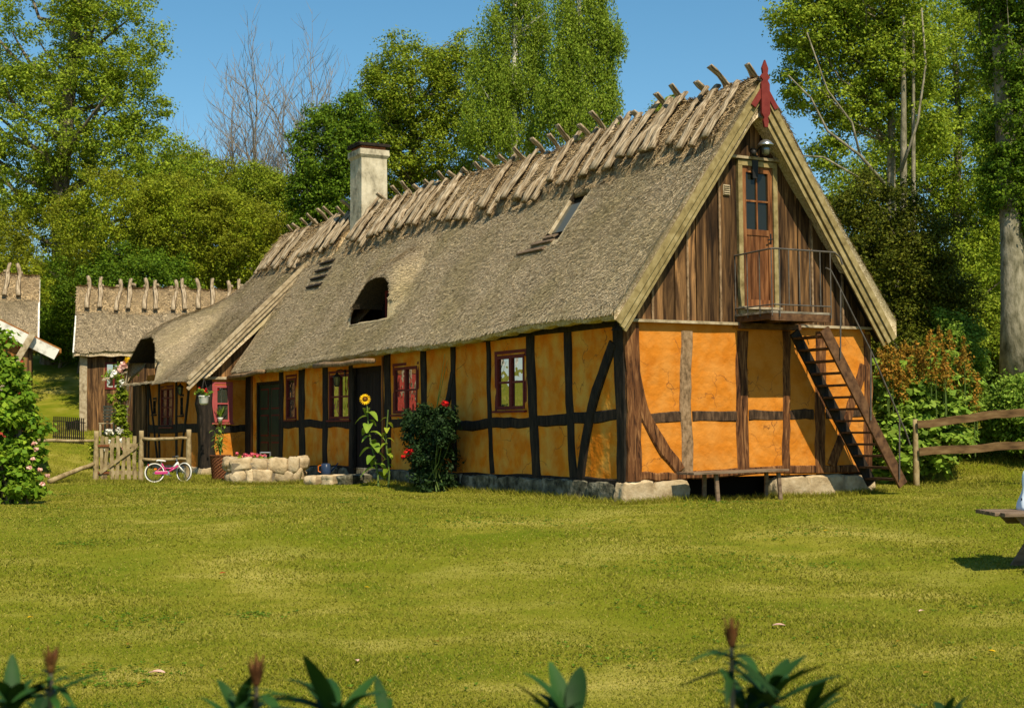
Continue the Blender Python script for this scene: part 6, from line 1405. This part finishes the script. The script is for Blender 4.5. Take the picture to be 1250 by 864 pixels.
# ================================================================ FOREGROUND RHODODENDRONS
def rhodo(px, D, whorls, label, seed):
    x = (px-625)/F*D; b0 = np.array([x, D, gf(x, D)]); t = thing('rhododendron', label, 'shrub', tuple(b0), 0, 'rhododendrons at the front edge'); r = random.Random(seed); st = MB(); m = MB(); k = 0
    for (wx, wy, dd, bud, sc_) in whorls:
        p = Vector(PD(wx, wy, dd)-b0); st.tube([(r.uniform(-.05, .05), 0, -.05), tuple(p*.5+Vector((r.uniform(-.08, .08), .03, .05))), tuple(p-Vector((0, 0, .12))), tuple(p)], [.010, .007, .005, .004], n=6)
        n_ = 13 if not bud else 9
        for i in range(n_):
            a = i*2.4+seed; el_ = r.uniform(.15, 1.1) if not bud else r.uniform(-.3, .5)
            d = Vector((math.cos(a)*math.cos(el_), math.sin(a)*math.cos(el_), math.sin(el_))); L_ = r.uniform(.08, .14)*sc_*(1 if not bud else .8)
            leaf_quadmesh(m, p-Vector((0, 0, .02+.02*(i % 2))), d, (0, 0, 1) if abs(d.z) < .9 else (0, -1, 0), L_, L_*.24, r.uniform(.1, .5), 7)
        # older leaves lower down
        for i in range(9):
            a = i*2.4+1; q = p-Vector((0, 0, .08+.035*i)); d = Vector((math.cos(a), math.sin(a), .25)); leaf_quadmesh(m, q, d, (0, 0, 1), .13*sc_, .038*sc_, .5, 6)
        if bud:
            bd = MB()
            k_ = .62*sc_*bud; bd.lathe([(.002, 0), (.009*k_, .006*k_), (.0125*k_, .018*k_), (.0095*k_, .034*k_), (.004*k_, .046*k_), (.0005, .054*k_)], tuple(p), 10)
            for i in range(14):
                a = i*2.4+seed; u = i/14; d = Vector((math.cos(a)*(.75-.45*u), math.sin(a)*(.75-.45*u), .9)).normalized(); leaf_quadmesh(bd, p+Vector((math.cos(a)*.006, math.sin(a)*.006, .004+.012*u))*k_, d, Vector((-math.cos(a), -math.sin(a), .6)), (.026+.022*u)*k_, .013*k_, -.9+.5*u, 5)
            for i in range(5):
                a = i*1.3+seed; leaf_quadmesh(m, p+Vector((0, 0, -.004)), (math.cos(a), math.sin(a), .5-.15*i), (0, 0, 1), .05*sc_, .010*sc_, .2, 4)
            bd.build('bud', M['bud'], t)
    # lower mass of the shrub, below the picture
    for i in range(150):
        a = r.random()*6.28; q = Vector((r.gauss(0, .17), r.gauss(0, .12), r.uniform(.15, .80))); leaf_quadmesh(m, q, (math.cos(a), math.sin(a), .3), (0, 0, 1), .12, .036, .4, 4)
    m.build('leaves', M['l_rhodo'], t, smooth=True); st.build('stems', M['bark'], t)
rhodo(60, 2.7, ((62, 822, 2.6, 1.1, 1.0), (15, 850, 2.6, 0, 1.1), (50, 868, 2.7, 0, 1.0), (105, 872, 2.8, 0, .7)), 'rhododendron shoot with a dark brown bud at the lower left corner', 1)
rhodo(190, 3.0, ((192, 874, 3.0, 0, .7),), 'single rhododendron leaf tip between the two left buds', 7)
rhodo(320, 2.6, ((313, 838, 2.55, 1.2, 1.0), (290, 866, 2.6, 0, .9)), 'rhododendron shoot with a light brown bud at the bottom left', 2)
rhodo(420, 2.6, ((410, 862, 2.55, 0, 1.5), (470, 872, 2.7, 0, .9)), 'rhododendron rosette without a bud beside the light brown bud', 3)
rhodo(700, 2.6, ((700, 878, 2.6, 0, 1.4), (680, 866, 2.6, 0, .9)), 'small rhododendron leaf rosette at the bottom centre', 4)
rhodo(940, 2.6, ((893, 790, 2.5, 1.15, 1.0), (940, 835, 2.6, 0, 1.3), (985, 866, 2.7, 0, 1.1), (910, 860, 2.6, 0, 1.0)), 'rhododendron with the tallest dark bud at the bottom right', 5)
rhodo(1155, 2.8, ((1152, 872, 2.8, 0, .8), (1200, 876, 2.9, 0, .7)), 'rhododendron leaf tips at the lower right corner', 6)
# fallen leaves on the lawn
r = random.Random(2)
spots = ((182, 826, 'petal_pale', .13), (943, 767, 'petal_pale', .11), (268, 703, 'petal_red', .07), (1122, 750, 'petal_pale', .07), (530, 786, 'l_plume', .08), (160, 790, 'l_plume', .09), (40, 757, 'petal_yellow', .06), (437, 811, 'petal_pale', .06), (1137, 825, 'l_plume', .09), (1100, 787, 'l_plume', .06), (838, 743, 'l_plume', .05), (168, 840, 'l_plume', .08), (620, 690, 'l_plume', .06), (1215, 800, 'petal_yellow', .06), (105, 815, 'l_plume', .06), (735, 655, 'l_plume', .06), (330, 640, 'l_plume', .07), (1010, 650, 'petal_yellow', .05), (450, 720, 'petal_yellow', .05))
for i, (px, py, m_, s_) in enumerate(spots):
    q = gp(px, py); m = MB(); a = r.random()*6.28; leaf_quadmesh(m, (0, 0, 0), (math.cos(a), math.sin(a), .25), (0, 0, 1), s_, s_*.6, .2, 5)
    o = m.build('fallen_leaf', M[m_], None, loc=(q[0], q[1], gf(q[0], q[1])+.025)); tag(o, 'small dry fallen leaf lying on the mown lawn', 'leaf', 'dry leaves scattered on the lawn')
